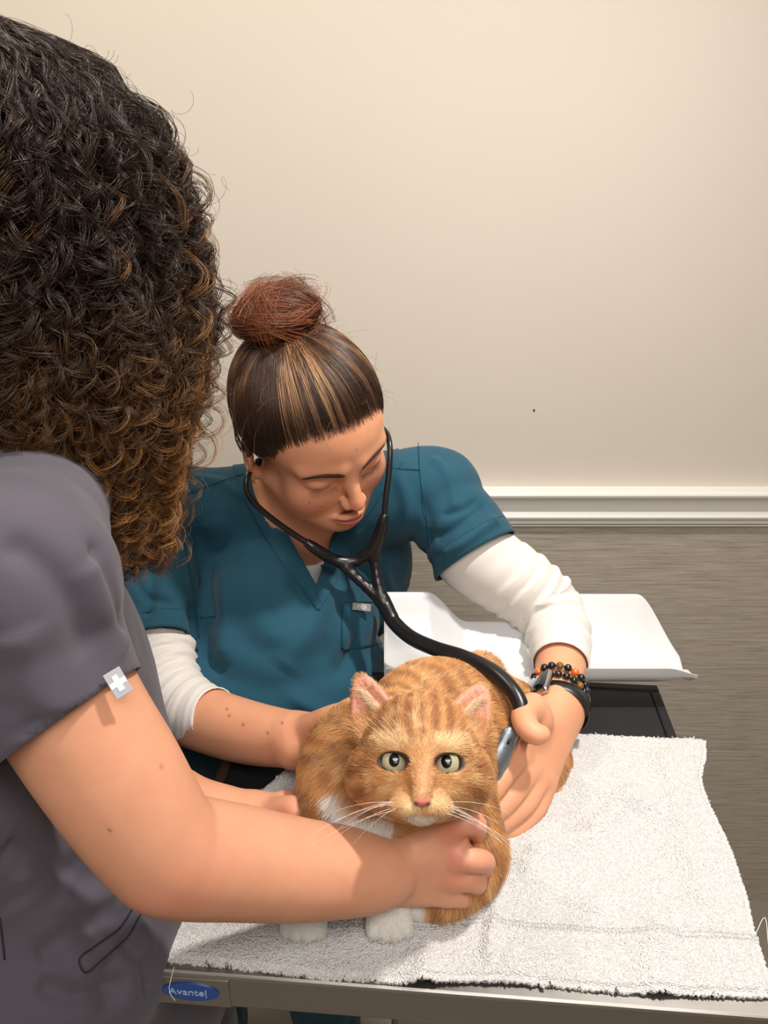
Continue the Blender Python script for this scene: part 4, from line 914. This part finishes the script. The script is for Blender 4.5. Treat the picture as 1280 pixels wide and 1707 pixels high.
# fur
def sample(V, F, n):
    A = np.linalg.norm(np.cross(V[F[:, 2]] - V[F[:, 0]], V[F[:, 3]] - V[F[:, 1]]), axis=1); i = RNG.choice(len(F), n, p=A / A.sum()); u, v = RNG.random((2, n, 1)); f = F[i]
    N = normals(V, F); w = lambda X: (X[f[:, 0]] * (1 - u) + X[f[:, 1]] * u) * (1 - v) + (X[f[:, 3]] * (1 - u) + X[f[:, 2]] * u) * v
    return w(V), unit(w(N))
p1, n1 = sample(kv1, kf1, 95000); p2, n2 = sample(kv2, kf2, 230000)
dh2 = evalf(khead, p2); keep = dh2 > .001; p2, n2 = p2[keep], n2[keep]; db1 = evalf(kb, p1); keep = db1 > -.001; p1, n1 = p1[keep], n1[keep]
fp = np.vstack([p1, p2]); fn_ = np.vstack([n1, n2]); ishead = np.r_[np.ones(len(p1)), np.zeros(len(p2))]; fh = toK(fp)
keep = np.ones(len(fp), bool)
for s in (-1, 1):
    keep &= ~((((fh[:, 0] - s * .0205) / .0132) ** 2 + ((fh[:, 1] - .0030) / .0078) ** 2 < 1) & (fh[:, 2] > .02))
    e = EARS[s]; q = fp - e[0]; inn = (q @ e[2] > -.0008) & (np.abs(q @ e[3]) < e[5] * .92) & (q @ e[1] > -.004) & (q @ e[1] < e[4] * .95) & (fn_ @ e[2] > .1); keep &= ~(inn & (RNG.random(len(fp)) > .10 + .25 * (q @ e[1] < .012)))
keep &= ~((np.abs(fh[:, 0]) < .0068) & (np.abs(fh[:, 1] + .0240) < .0040) & (fh[:, 2] > .05)); keep &= fp[:, 2] > TOP + .004
keep &= (RNG.random(len(fp)) < np.where((fn_ @ CF > .35), .45, 1))
fp, fn_, fh, ishead = fp[keep], fn_[keep], fh[keep], ishead[keep]; n = len(fp)
nose = V_(0, -.012, .06); fl = fh - nose; fl[:, 2] -= .03; flow_h = unit(fl) @ KA.T
axisb = unit(RMP - SH1); flow_b = np.tile(axisb + V_(0, 0, -.55), (n, 1)) + unit(fp - (SH1 + RMP) / 2) * .25
leg = fp[:, 2] < TOP + .035; flow_b[leg] = flow_b[leg] * .3 + V_(0, -.1, -.8)
front = (pixel(fp)[2] < .70) & (ishead < .5); flow_b[front] = V_(-.12, .10, -1.0)
flow = np.where(ishead[:, None] > .5, flow_h, flow_b) + (fbm(fp * 40, 2, 90)[:, None] - .5) * .5 * unit(np.cross(fn_, [0, 0, 1.])); flow = flow + RNG.normal(size=(n, 3)) * .13
tg = unit(flow - fn_ * (flow * fn_).sum(1, keepdims=True))
dn = np.linalg.norm(fh - [0, -.018, .055], axis=1); Lh = .0028 + .009 * sstep(.01, .075, dn) + .004 * sstep(.034, .05, np.abs(fh[:, 0])) * (fh[:, 1] < .01)
for s in (-1, 1):
    q = fp - EARS[s][0]; on = (q @ EARS[s][1] > .008) & (np.linalg.norm(q, axis=1) < .045); Lh = np.where(on, .0045, Lh)
Lb = .0125 + .004 * (fbm(fp * 30, 2, 44)); pawd = np.minimum(*[np.linalg.norm(fp - T(*q, TOP + .012), axis=1) for q in ((648, 1520), (510, 1519))]); Lb = np.where(pawd < .045, .0032 + .006 * sstep(.028, .045, pawd), Lb); Lb = np.where(front & (pawd > .05), .015, Lb)
Lf = np.where(ishead > .5, Lh, Lb) * (.7 + .5 * RNG.random(n)); S = np.linspace(0, 1, 5)
rise = np.where(ishead > .5, .30, .42)[:, None]
pts = fp[:, None] + tg[:, None] * (Lf[:, None] * S[None])[..., None] * .93 + fn_[:, None] * ((Lf[:, None] * rise) * (S - .35 * S ** 2)[None])[..., None] - V_(0, 0, 1) * ((Lf[:, None] * .10) * S[None] ** 2)[..., None]
pts[..., 2] = np.maximum(pts[..., 2], TOP + .0045)
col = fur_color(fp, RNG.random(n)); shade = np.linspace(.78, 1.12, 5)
M_fur = hair_mat('ginger_fur', .5, .35)
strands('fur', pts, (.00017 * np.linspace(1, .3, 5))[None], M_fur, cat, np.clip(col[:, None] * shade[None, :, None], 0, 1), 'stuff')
# whiskers, brow whiskers and ear tufts
wp, wt = [], []
for s in (-1, 1):
    for i in range(8):
        r0 = RNG.random(3); a = V_(s * (.012 + .009 * r0[0]), -.0235 - .0065 * r0[1], .0535 - .008 * r0[0]); L = .040 + .030 * r0[2]; dd = unit(V_(s * 1.0, -.28 + .50 * (i / 7) - .25 * r0[1], .10 + .25 * r0[0])); q = np.array([a + dd * L * t + V_(0, -.016, 0) * t * t - V_(0, 0, .012) * t * t for t in np.linspace(0, 1, 9)]); wp.append(q)
    for i in range(4):
        a = V_(s * (.018 + .003 * i), .018, .036); dd = unit(V_(s * (.3 + .15 * i), .8, .25)); wp.append(np.array([a + dd * .022 * t + V_(s * .006, 0, -.004) * t * t for t in np.linspace(0, 1, 9)]))
wp = np.array(wp); strands('whiskers', KO + wp @ KA.T, (.00013 * np.linspace(1, .25, 9))[None], plain('whisker_white', srgb(246, 240, 230), .35), cat, kind='stuff')
et = []
for s in (-1, 1):
    bc, up, nn, sd, L, w = EARS[s]; side = sd if (sd @ KA[:, 0]) * s < 0 else -sd
    for i in range(460):
        r0 = RNG.random(3); a = bc + up * L * (.0 + .62 * r0[0]) + side * w * (.75 - .55 * r0[0]) - nn * .000; dd = unit(-side * (.9) + up * (.5 + .4 * r0[1]) + nn * .55 + RNG.normal(size=3) * .12); et.append(np.array([a + dd * .014 * (.5 + .7 * r0[2]) * t for t in np.linspace(0, 1, 5)]))
strands('ear_hair', np.array(et), (.00013 * np.linspace(1, .3, 5))[None], M_fur, cat, np.tile(lin(240, 212, 178), (len(et), 1)), 'stuff')
# ================================================================ stethoscope
M_rub = plain('black_tubing', (.008, .008, .009), .33); M_chrome = plain('chrome', srgb(200, 200, 204), .15, 1); M_gunm = plain('grey_satin_metal', srgb(128, 134, 142), .38, .75); M_tip = plain('black_soft_tip', (.012, .012, .012), .55)
ste = empty('stethoscope', tuple(P(640, 1010, .93)), 'black stethoscope worn by the person in teal, its chestpiece held on the cat', 'stethoscope')
EL = [(640, 862, .925, 0.0055), (634, 885, .930, 0.0060), (624, 912, .935, 0.0063)]
tb = px_chain(EL + [(600, 934, .940, 0.0055)], k=.004, n=10) + px_chain([(512, 905, .925, 0.0053), (535, 921, .930, 0.0058), (562, 935, .937, 0.0060), (600, 934, .940, 0.0053), (624, 912, .935, 0.0053)], k=.005, n=12)
tb += px_chain([(566, 937, .938, 0.0062), (598, 966, .938, 0.0060), (625, 992, .935, 0.0062), (642, 1012, .932, .0085)], k=.004, n=8) + px_chain([(626, 914, .936, 0.0060), (626, 945, .938, 0.0056), (632, 980, .935, 0.0058), (645, 1014, .932, .0085)], k=.004, n=8)
HOSE = ([(642, 1010, .932, .0085), (655, 1035, .920, .0086), (684, 1062, .895, .0086), (725, 1081, .862, .0085), (775, 1097, .822, .0084), (820, 1119, .790, .0083), (850, 1146, .770, .0082), (866, 1172, .758, .0082), (868, 1192, .752, .0080), (862, 1212, .752, .0072)])
tb += px_chain(HOSE[:2], k=.002, n=5)
hs_ = spline(np.array([[*P(*q[:3]), q[3]] for q in HOSE]), 90)
tube('hose', hs_[:, :3], hs_[:, 3], M_rub, ste, 24)
v, f = sdf_verts(tb, .0014, smooth=3); mesh_np('y_junction', v, f, M_rub, ste)
ear1 = [P(*q) for q in ((430, 772, .925), (420, 781, .905), (411, 796, .895), (411, 818, .895), (425, 840, .90), (455, 866, .91), (490, 891, .92), (514, 906, .925))]
ear2 = [P(*q) for q in ((630, 714, .955), (637, 714, .945), (646, 726, .93), (650, 750, .92), (648, 790, .92), (643, 830, .922), (640, 864, .925))]
for e in (ear1, ear2):
    tube('ear_tube', spline(e, 44), .0036, M_rub, ste, 12)['label'] = 'thin glossy black ear tube'
    q = spline(e, 44); d = unit(q[0] - q[2]); v, f = sdf_verts([ell(q[0] + d * .003, (.0055, .0055, .0055), None, .003), cap(q[0] - d * .004, q[0], .0042, .0042, .003)], .001); mesh_np('ear_tip', v, f, M_tip, ste)
    tube('metal_collar', [q[-1], q[-1] - unit(q[-1] - q[-3]) * .0035], .0046, M_chrome, ste, 14)
cpa, cpb = P(854, 1216, .746), P(826, 1276, .740); ax_c = unit(cpb - cpa); cn = unit(-CF + V_(.25, 0, .3)); cn = unit(cn - ax_c * (cn @ ax_c)); cs = np.cross(ax_c, cn); CA = np.stack([cs, ax_c, cn], 1)
tube('stem', [P(864, 1206, .753), P(855, 1222, .746)], .0042, M_chrome, ste, 16)
v, f = sdf_verts([cap(cpa + ax_c * .006, cpa + ax_c * .030, .0085, .0100, .002, flat=(cn, .55)), cap(cpa + ax_c * .026, cpa + ax_c * .044, .0095, .0105, .004, flat=(cn, .5))], .0008, smooth=2)
cp = mesh_np('chestpiece', v, f, M_gunm, ste); cp['label'] = 'grey satin metal chestpiece with a small slot and engraved marks'
cmid = cpa + ax_c * .014
def on_cp(u, w, lift=.0052): return cpa + ax_c * u + cs * w + cn * lift
th = np.linspace(0, 2 * math.pi, 24)
tube('index_slot', [on_cp(.008, 0, .0050), on_cp(.014, 0, .0052)], .0014, M_tip, cp, 8)
tube('engraved_ring', [on_cp(.0255 + .0022 * math.sin(a), .0030 * math.cos(a), .0052) for a in th], .00025, M_tip, cp, 6)
tube('engraved_line', [on_cp(.0185, -.0025), on_cp(.0185, .0025)], .00028, M_tip, cp, 6); tube('rim_line', [on_cp(.019 + .0185 * math.cos(a), .0072 * math.sin(a), .0030) for a in th], .00035, M_tip, cp, 6)

# ================================================================ watch and bracelets
wa = unit(P(916, 1205, .825) - P(933, 1140, .885))
def ring_frame(c, tilt=0):
    a = unit(wa + tilt * V_(0, 0, 1)); e1 = unit(np.cross(a, V_(0, 0, 1))); e2 = np.cross(a, e1); return a, e1, e2
watch = empty('wristwatch', tuple(P(930, 1178, .850)), 'black wristwatch with a metal case beside the bead bracelets', 'watch')
wc = P(933, 1180, .853); a_, e1, e2 = ring_frame(wc)
th = np.linspace(0, 2 * math.pi, 73); prof = [(-.0085, 0), (-.0080, .0022), (.0080, .0022), (.0085, 0)]; V = []; 
for t_ in th[:-1]:
    rd = e1 * math.cos(t_) * .0305 + e2 * math.sin(t_) * .0285; n_ = unit(rd); V += [wc + rd + a_ * p_ + n_ * q_ for p_, q_ in prof]
F = [[i * 4 + j, ((i + 1) % 72) * 4 + j, ((i + 1) % 72) * 4 + (j + 1) % 4, i * 4 + (j + 1) % 4] for i in range(72) for j in range(4)]
M_band = plain('black_rubber_strap', (.012, .012, .013), .38); mesh_py('strap', V, F, M_band, watch, True)
# case sits on the side of the wrist away from the thumb, seen edge-on at upper left
cd = unit(P(898, 1160, .84) - wc); cd = unit(cd - a_ * (cd @ a_)); M = frame_M(wc + cd * .033, np.cross(a_, cd), a_, cd)
bm = bmesh.new(); bm_box(bm, (-.017, -.019, -.004), (.017, .019, .0045), .004, M, 3); mesh_bm('case', bm, M_chrome, watch, True)
bm = bmesh.new(); bm_box(bm, (-.0145, -.0165, .004), (.0145, .0165, .0056), .0012, M); mesh_bm('glass_face', bm, plain('black_glass', (.004, .004, .005), .05, coat=1), watch, True)
bm = bmesh.new(); bmesh.ops.create_cone(bm, cap_ends=True, segments=20, radius1=.0032, radius2=.0030, depth=.003, matrix=M @ Matrix.Translation((.018, .004, 0)) @ Matrix.Rotation(R_(90), 4, 'Y')); mesh_bm('crown', bm, M_chrome, watch, True)
bk = unit(e1 * math.cos(.4) - e2 * math.sin(.4))
M_beads = [plain('black_bead', (.008, .008, .009), .12, coat=.6), plain('amber_bead', srgb(226, 110, 40), .15, coat=.6), plain('tiger_eye_bead', srgb(120, 84, 40), .15, coat=.6, var=.5), plain('blue_black_bead', srgb(24, 40, 56), .12, coat=.6)]
def bracelet(c, r, n, rb, seq, label, tilt):
    br = empty('bead_bracelet', tuple(c), label, 'bracelet', None); a, f1, f2 = ring_frame(c, tilt)
    mm = {}
    cord = np.array([c + f1 * math.cos(t) * r + f2 * math.sin(t) * r for t in np.linspace(0, 2 * math.pi, 40)]); tube('cord', cord, .0006, M_tip, br, 6)
    for i in range(n):
        t = 2 * math.pi * i / n; k_ = seq[i % len(seq)]
        if k_ not in mm:
            bm = bmesh.new(); bmesh.ops.create_uvsphere(bm, u_segments=20, v_segments=14, radius=rb); me = bpy.data.meshes.new('bead'); bm.to_mesh(me); bm.free(); me.polygons.foreach_set('use_smooth', [True] * len(me.polygons)); me.materials.append(M_beads[k_]); mm[k_] = me
        o = link(bpy.data.objects.new('bead', mm[k_]), br); o.location = Vector((f1 * math.cos(t) * r + f2 * math.sin(t) * r).tolist())
        if k_ == 1: o['label'] = 'orange amber bead'
bracelet(P(932, 1148, .876), .0300, 21, .0045, [0, 1, 0, 2, 0, 0, 1, 0, 2, 0, 0, 3, 0], 'bead bracelet of black, orange and tiger-eye beads, the upper of the two on the wrist', .04)
bracelet(P(930, 1160, .868), .0298, 21, .0044, [0, 0, 3, 0, 0, 2, 0, 0], 'mostly black bead bracelet, the lower one next to the wristwatch', -.03)
# ================================================================ the colleague in grey
cur = empty('person', (-.32, .55, 0), 'person in dark grey scrubs with long curly hair, holding the cat with both hands', 'person')
CNB = P(45, 830, .62); CSR, CSL = P(40, 965, .475), P(85, 930, .79); CHD = P(5, 420, .63)
armr = px_chain([(35, 965, .475, .048), (102, 1150, .490, .0445), (194, 1300, .505, .0430), (262, 1400, .520, .0395), (300, 1424, .535, .0400), (400, 1437, .570, .0390), (500, 1449, .600, .0365), (600, 1453, .628, .0325), (640, 1450, .641, .0290)], k=.0012, n=70)
handr = [cap(P(672, 1426, .660), P(752, 1382, .643), .0205, .0135, .008), cap(P(672, 1440, .660), P(762, 1426, .640), .0215, .0128, .010), cap(P(672, 1456, .660), P(756, 1460, .645), .0205, .0120, .010), cap(P(668, 1472, .662), P(742, 1488, .652), .0185, .0112, .010),
         ell(P(692, 1398, .655), (.032, .024, .018), None, .012)]
handr += fingers([[(752, 1380, .640, .0118), (774, 1371, .632, .0100), (791, 1374, .638, .0094), (793, 1388, .656, .0086)],
                  [(764, 1428, .638, .0116), (788, 1434, .634, .0096), (806, 1437, .645, .0092), (805, 1446, .665, .0084)],
                  [(758, 1462, .643, .0112), (780, 1467, .641, .0092), (794, 1471, .651, .0086), (790, 1478, .670, .0078)],
                  [(744, 1488, .651, .0102), (760, 1494, .652, .0084), (771, 1498, .661, .0078), (765, 1502, .676, .0070)],
                  [(680, 1392, .660, .0135), (700, 1385, .672, .0120), (725, 1395, .690, .0100), (738, 1410, .700, .0085)]], kj=.005, k=.0015)
arml = px_chain([(85, 940, .78, .046), (150, 1130, .74, .042), (235, 1300, .69, .037), (300, 1352, .70, .034), (380, 1366, .705, .028), (430, 1366, .705, .022)], k=.002, n=44)
handl = [cap(P(430, 1366, .705), P(468, 1368, .698), .022, .018, .012)] + fingers([[(452, 1360, .695, .0135), (478, 1350, .682, .0110), (496, 1352, .676, .0108), (508, 1360, .684, .0100)], [(455, 1372, .700, .0125), (490, 1366, .700, .0105), (515, 1372, .700, .0095)], [(460, 1382, .702, .012), (492, 1384, .705, .0100), (520, 1390, .705, .009)], [(458, 1392, .705, .011), (488, 1398, .710, .009), (515, 1402, .710, .008)], [(450, 1352, .705, .012), (470, 1340, .715, .010), (488, 1332, .722, .0085)]])
CT = P(20, 1180, .65); CHIP = V_(-.30, .56, 1.02); CB = np.stack([V_(0, 1, 0), V_(-1, 0, 0), V_(0, 0, 1)], 1)
ctr = [ell(CT, (.155, .095, .17), CB, .03), ell(CHIP, (.155, .105, .14), CB, .04), ell((CT + CHIP) / 2, (.135, .09, .18), CB, .04), cap(CNB, CSR, .05, .045, .03), cap(CNB, CSL, .05, .045, .03), cap(CNB, CHD - V_(0, 0, .05), .055, .05, .02), ell(CHD, (.095, .076, .115), None, .01)]
ctr += [ell(CHD + V_(.05, 0, -.03), (.045, .055, .06), None, .02), cap(CHD + V_(.085, 0, .0), CHD + V_(.108, 0, -.03), .008, .010, .012)]
hips = [V_(-.30, .48, 1.0), V_(-.30, .64, 1.0)]; kn_ = [V_(-.29, .47, .54), V_(-.28, .65, .54)]; an_ = [V_(-.33, .47, .10), V_(-.32, .65, .10)]
ctr += legs(hips[0], hips[1], kn_[0], kn_[1], an_[0], an_[1], .078)
parts = [sdf_verts(armr + handr, .0018), sdf_verts(arml + handl, .0024), sdf_verts(ctr, .007)]
off = 0; VV, FF = [], []
for v, f in parts: VV.append(v); FF.append(f + off); off += len(v)
VV = np.concatenate(VV); FF = np.concatenate(FF)
kn = [(P(*q), .010) for q in ((752, 1380, .628), (762, 1427, .626), (757, 1461, .633), (790, 1376, .63), (804, 1438, .64), (792, 1472, .645), (480, 1352, .672))] + [(P(280, 1480, .51), .030)]
tint = skin_tint(VV, (218, 160, 127), (222, 138, 120), kn)
for q in ((269, 1279, .46), (183, 1384, .47)):
    w = np.exp(-((np.hypot(pixel(VV)[0] - q[0], pixel(VV)[1] - q[1]) / 2.8) ** 2))[:, None] * (pixel(VV)[2] < .6)[:, None] * .75; tint = tint * (1 - w) + lin(110, 62, 40) * w
cbody = mesh_np('body', VV, FF, M_skin2, cur, tint)
# scrub top
gs = [ell(CT, (.160, .108, .18), CB, .03), ell((CT + CHIP) / 2, (.150, .115, .20), CB, .05), ell(CHIP + V_(.015, 0, 0), (.172, .128, .20), CB, .05), ell(P(60, 1560, .66), (.13, .12, .10), CB, .05), cap(CNB, CSR, .058, .053, .03), cap(CNB, CSL, .058, .053, .03)]
gs_T = list(gs); gs_R = px_chain([(30, 965, .475, .0530), (58, 1060, .482, .0520), (97, 1180, .490, .0525), (118, 1240, .494, .0530)], k=.004, kj=.03, n=9); gs_L = px_chain([(85, 940, .78, .052), (120, 1040, .765, .054), (150, 1120, .745, .056)], k=.012, kj=.03, n=7)
gs = gs_T + gs_R + gs_L; gv, gf = sdf_verts(gs, .0028); hG = P(106, 1203, .491); dG = unit(P(140, 1240, .494) - P(100, 1135, .487) + V_(.006, 0, .018))
gv, gf = cutmesh(gv, gf, lambda q: .056 - np.linalg.norm(q - (CNB + V_(0, 0, .05)), axis=1)); gv, gf = cutmesh(gv, gf, g_plane(hG, dG, .13, gs_R, gs_T)); hG2 = P(138, 1090, .752); dG2 = unit(P(150, 1120, .745) - P(120, 1040, .765)); gv, gf = cutmesh(gv, gf, g_plane(hG2, dG2, .13, gs_L, gs_T)); gv, gf = cutmesh(gv, gf, lambda q: .90 - q[:, 2])
gN = normals(gv, gf); gv = gv + gN * ((fbm(gv * V_(13, 13, 7), 3, 51) - .5) * .012)[:, None]
gv = folds(gv, gf, [([(150, 930), (180, 1010), (215, 1090)], .012, .004), ([(20, 1050), (60, 1140), (80, 1200)], .016, .004), ([(60, 1290), (120, 1380), (200, 1430)], .012, -.009), ([(140, 1390), (180, 1430), (240, 1420)], .010, .008), ([(60, 1600), (110, 1565), (170, 1545)], .010, -.006), ([(180, 1600), (185, 1650), (190, 1690)], .010, -.005),
    ([(20, 1500), (90, 1560), (150, 1640)], .016, .005), ([(200, 1490), (230, 1540), (250, 1600)], .009, .005), ([(0, 1420), (60, 1430), (120, 1480)], .014, -.006), ([(0, 900), (60, 930), (120, 1010), (150, 1100)], .009, -.004), ([(150, 900), (185, 980), (205, 1050)], .006, -.004), ([(0, 1180), (60, 1200), (130, 1190)], .008, -.003), ([(30, 1450), (120, 1500), (200, 1480)], .010, .006), ([(60, 1640), (130, 1660), (220, 1640)], .008, -.005), ([(205, 1560), (240, 1600), (255, 1660)], .007, -.005)])
gt = mesh_np('scrub_top', gv, gf, M_grey, cur); gt['label'] = 'dark grey short-sleeved scrub top'; m = gt.modifiers.new('t', 'SOLIDIFY'); m.thickness = .0022; m.offset = -1
for c_, d_, own_ in ((hG, dG, gs_R), (hG2, dG2, gs_L)): tuck(cbody, gs_T + own_, lambda q: (np.linalg.norm(q - c_, axis=1) < .30) & ((q - c_) @ d_ < -.003) & (evalf(own_, q) < .03), .014)
for pth in ([(237, 1490), (200, 1548), (128, 1598), (141, 1626), (215, 1560), (247, 1500)], [(0, 1530), (8, 1600)]): seam(gv, gf, pth, 'pocket_seam', M_greyseam, gt, .0007)
tag(gv, gf, 196, 1138, .0105, .0165, R_(-28), gt, cross=True, bg=plain('silver_tag', srgb(170, 172, 180), .4))
pr = [ell(CHIP - V_(0, 0, .08), (.165, .118, .13), CB, .04)]
for h_, k_, a_ in zip(hips, kn_, an_): pr += chain([h_ - V_(0, 0, .03), (h_ + k_) / 2, k_, (k_ + a_) / 2, a_], [.096, .090, .080, .074, .072], k=.02, n=14)
pv, pf = sdf_verts(pr, .007); pv, pf = cutmesh(pv, pf, lambda q: np.maximum(q[:, 2] - 1.02, .07 - q[:, 2])); pN = normals(pv, pf); pv = pv + pN * ((fbm(pv * V_(16, 16, 6), 3, 61) - .5) * .014)[:, None]
o = mesh_np('trousers', pv, pf, cloth_mat('black_trousers', (.012, .012, .014)), cur); o.modifiers.new('t', 'SOLIDIFY').thickness = .002
for a_ in an_:
    v, f = sdf_verts([ell(a_ + V_(.05, 0, -.055), (.12, .045, .035), None, .01), ell(a_ + V_(0, 0, -.03), (.05, .042, .05), None, .02), ell(a_ + V_(0, 0, -.2), (1, 1, .105), None, .004, '-')], .004); v[:, 2] = np.maximum(v[:, 2], .001); mesh_np('shoe', v, f, M_shoe, cur)
# curly hair
EC = P(0, 430, .62)
HH = np.array([.165, .155, .132, .088, .048, 0, -.062, -.105, -.148, -.19, -.235, -.28, -.32]); RR = np.array([.0, .045, .098, .140, .153, .158, .158, .146, .126, .100, .078, .060, .035])
def env_r(h): return np.interp(-h, -HH, RR)
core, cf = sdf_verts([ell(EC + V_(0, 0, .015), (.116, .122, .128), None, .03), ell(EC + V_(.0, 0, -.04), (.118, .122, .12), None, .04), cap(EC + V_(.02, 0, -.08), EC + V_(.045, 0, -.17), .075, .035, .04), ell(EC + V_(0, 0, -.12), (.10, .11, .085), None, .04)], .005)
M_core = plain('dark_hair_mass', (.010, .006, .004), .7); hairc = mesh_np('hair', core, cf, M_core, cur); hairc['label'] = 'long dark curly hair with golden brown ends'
ncl, k = 1850, 130; rg = np.random.default_rng(11)
phi = rg.random(ncl) * 2 * math.pi; top = rg.random(ncl)
camaz = math.atan2(-EC[1], -EC[0])
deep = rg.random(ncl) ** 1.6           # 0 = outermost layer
S = np.linspace(0, 1, k)
h0 = .160 - .20 * top ** 2.0                               # where the curl leaves the scalp dome
lowlim = np.interp(np.cos(phi - camaz - .75), [-1, 0, .6, 1], [-.27, -.25, -.24, -.215]) # rests on the near shoulder
lowlim = np.where((np.cos(phi) > .15), lowlim - .055 * np.clip(np.cos(phi) * 1.3, 0, 1), lowlim)
h1 = lowlim + rg.random(ncl) ** 1.5 * .13; hh_ = h0[:, None] + (h1 - h0)[:, None] * S[None] ** 1.0
# leave the dome outward, then hang along the envelope
rad = env_r(hh_) * (1 - .34 * deep[:, None]) * (1 - .45 * (1 - sstep(0, .12, S))[None] * (h0 < .10)[:, None]); rad += (rg.normal(size=(ncl, 1)) * .004)
ph_ = phi[:, None] + (rg.normal(size=(ncl, 1)) * .35) * S[None] + .10 * np.sin(S[None] * 7 + rg.random((ncl, 1)) * 6)
low = sstep(-.12, -.30, hh_); shift = np.stack([.036 * low, 0 * low, 0 * low], -1)
cx = EC + np.stack([np.cos(ph_) * rad, np.sin(ph_) * rad, hh_], -1) + shift
cx += (rg.normal(size=(ncl, 1, 3)) * .007) * S[None, :, None] + .004 * np.sin(S[None, :, None] * 12 + rg.random((ncl, 1, 3)) * 6.3)
tang = unit(np.gradient(cx, axis=1)); ref = unit(np.cross(tang, np.stack([np.cos(ph_), np.sin(ph_), 0 * ph_], -1))); bi = np.cross(tang, ref)
length = np.linalg.norm(np.diff(cx, axis=1), axis=2).sum(1)
curl_r = .0042 + .0055 * rg.random(ncl) ** 1.3; pitch_ = .028 + .026 * rg.random(ncl); turns = length / pitch_; sign = np.where(rg.random(ncl) < .5, -1, 1)
grow = (.35 + .65 * sstep(0, .25, S))[None] * (1 + .25 * np.sin(S[None] * 11 + rg.random((ncl, 1)) * 6))
wob = .9 * np.sin(S[None] * 9 + rg.random((ncl, 1)) * 6)
m = 10; P_, T_, Rr_ = [], [], []
tone = rg.random(ncl)
for j in range(m):
    a0 = rg.normal(size=(ncl, 1)) * .20 + .25 * np.sin(S[None] * 8 + rg.random((ncl, 1)) * 6) * rg.normal(size=(ncl, 1)); rs = 1 + rg.normal(size=(ncl, 1)) * .12
    if j >= m - 2: a0 = rg.random((ncl, 1)) * 6.28; rs = rs * 1.35
    a = sign[:, None] * (turns[:, None] * S[None] * 2 * math.pi) + wob + a0 + rg.random((ncl, 1)) * .0 + phi[:, None] * 7; rr = curl_r[:, None] * grow * rs
    q = cx + (np.cos(a) * rr)[..., None] * ref + (np.sin(a) * rr)[..., None] * bi + rg.normal(size=(ncl, 1, 3)) * .0008
    g = sstep(.02, -.24, hh_ + .05 * (tone[:, None] - .5)) * (.30 + .9 * (tone[:, None] > .52)); g = np.clip(g + .5 * ((tone[:, None] > .93) * sstep(.1, 0, hh_)), 0, 1)[..., None]
    c = lin(46, 31, 23) * (1 - g) + lin(150, 104, 56) * g; c = c * (.55 + 1.0 * rg.random((ncl, 1, 1))) * (1 - .6 * deep[:, None, None])  # deeper curls darkened: shade inside the hair put into strand colour
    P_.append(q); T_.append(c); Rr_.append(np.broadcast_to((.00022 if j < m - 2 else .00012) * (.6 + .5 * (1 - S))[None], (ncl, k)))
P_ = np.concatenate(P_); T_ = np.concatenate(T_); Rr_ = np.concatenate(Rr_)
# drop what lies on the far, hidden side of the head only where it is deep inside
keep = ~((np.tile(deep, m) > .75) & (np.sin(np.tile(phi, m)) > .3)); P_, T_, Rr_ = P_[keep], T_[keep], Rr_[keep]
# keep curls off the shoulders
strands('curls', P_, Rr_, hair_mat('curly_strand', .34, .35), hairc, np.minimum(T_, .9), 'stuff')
# flyaway frizz round the outline
nf = 900; ph2 = rg.random(nf) * 6.283; hf_ = .15 - .40 * rg.random(nf); r2 = env_r(hf_) * .97; p0 = EC + np.stack([np.cos(ph2) * r2, np.sin(ph2) * r2, hf_], -1) + np.stack([.036 * sstep(-.12, -.30, hf_), 0 * hf_, 0 * hf_], -1); S2 = np.linspace(0, 1, 26); out = np.stack([np.cos(ph2), np.sin(ph2), .4 + 0 * ph2], -1)
cr = .003 + .006 * rg.random((nf, 1)); aa = S2[None] * (4 + 9 * rg.random((nf, 1))) + rg.random((nf, 1)) * 6; dn_ = rg.normal(size=(nf, 3)) * .5 + out * .55; q = p0[:, None] + dn_[:, None] * S2[None, :, None] * (.008 + .016 * rg.random((nf, 1, 1))) + np.stack([np.cos(aa) * cr, np.sin(aa * .7) * cr, np.sin(aa) * cr], -1)
strands('frizz', q, .00011, hair_mat('frizz_strand', .35, .6), hairc, np.tile(lin(60, 42, 32), (nf, 1)), 'stuff')
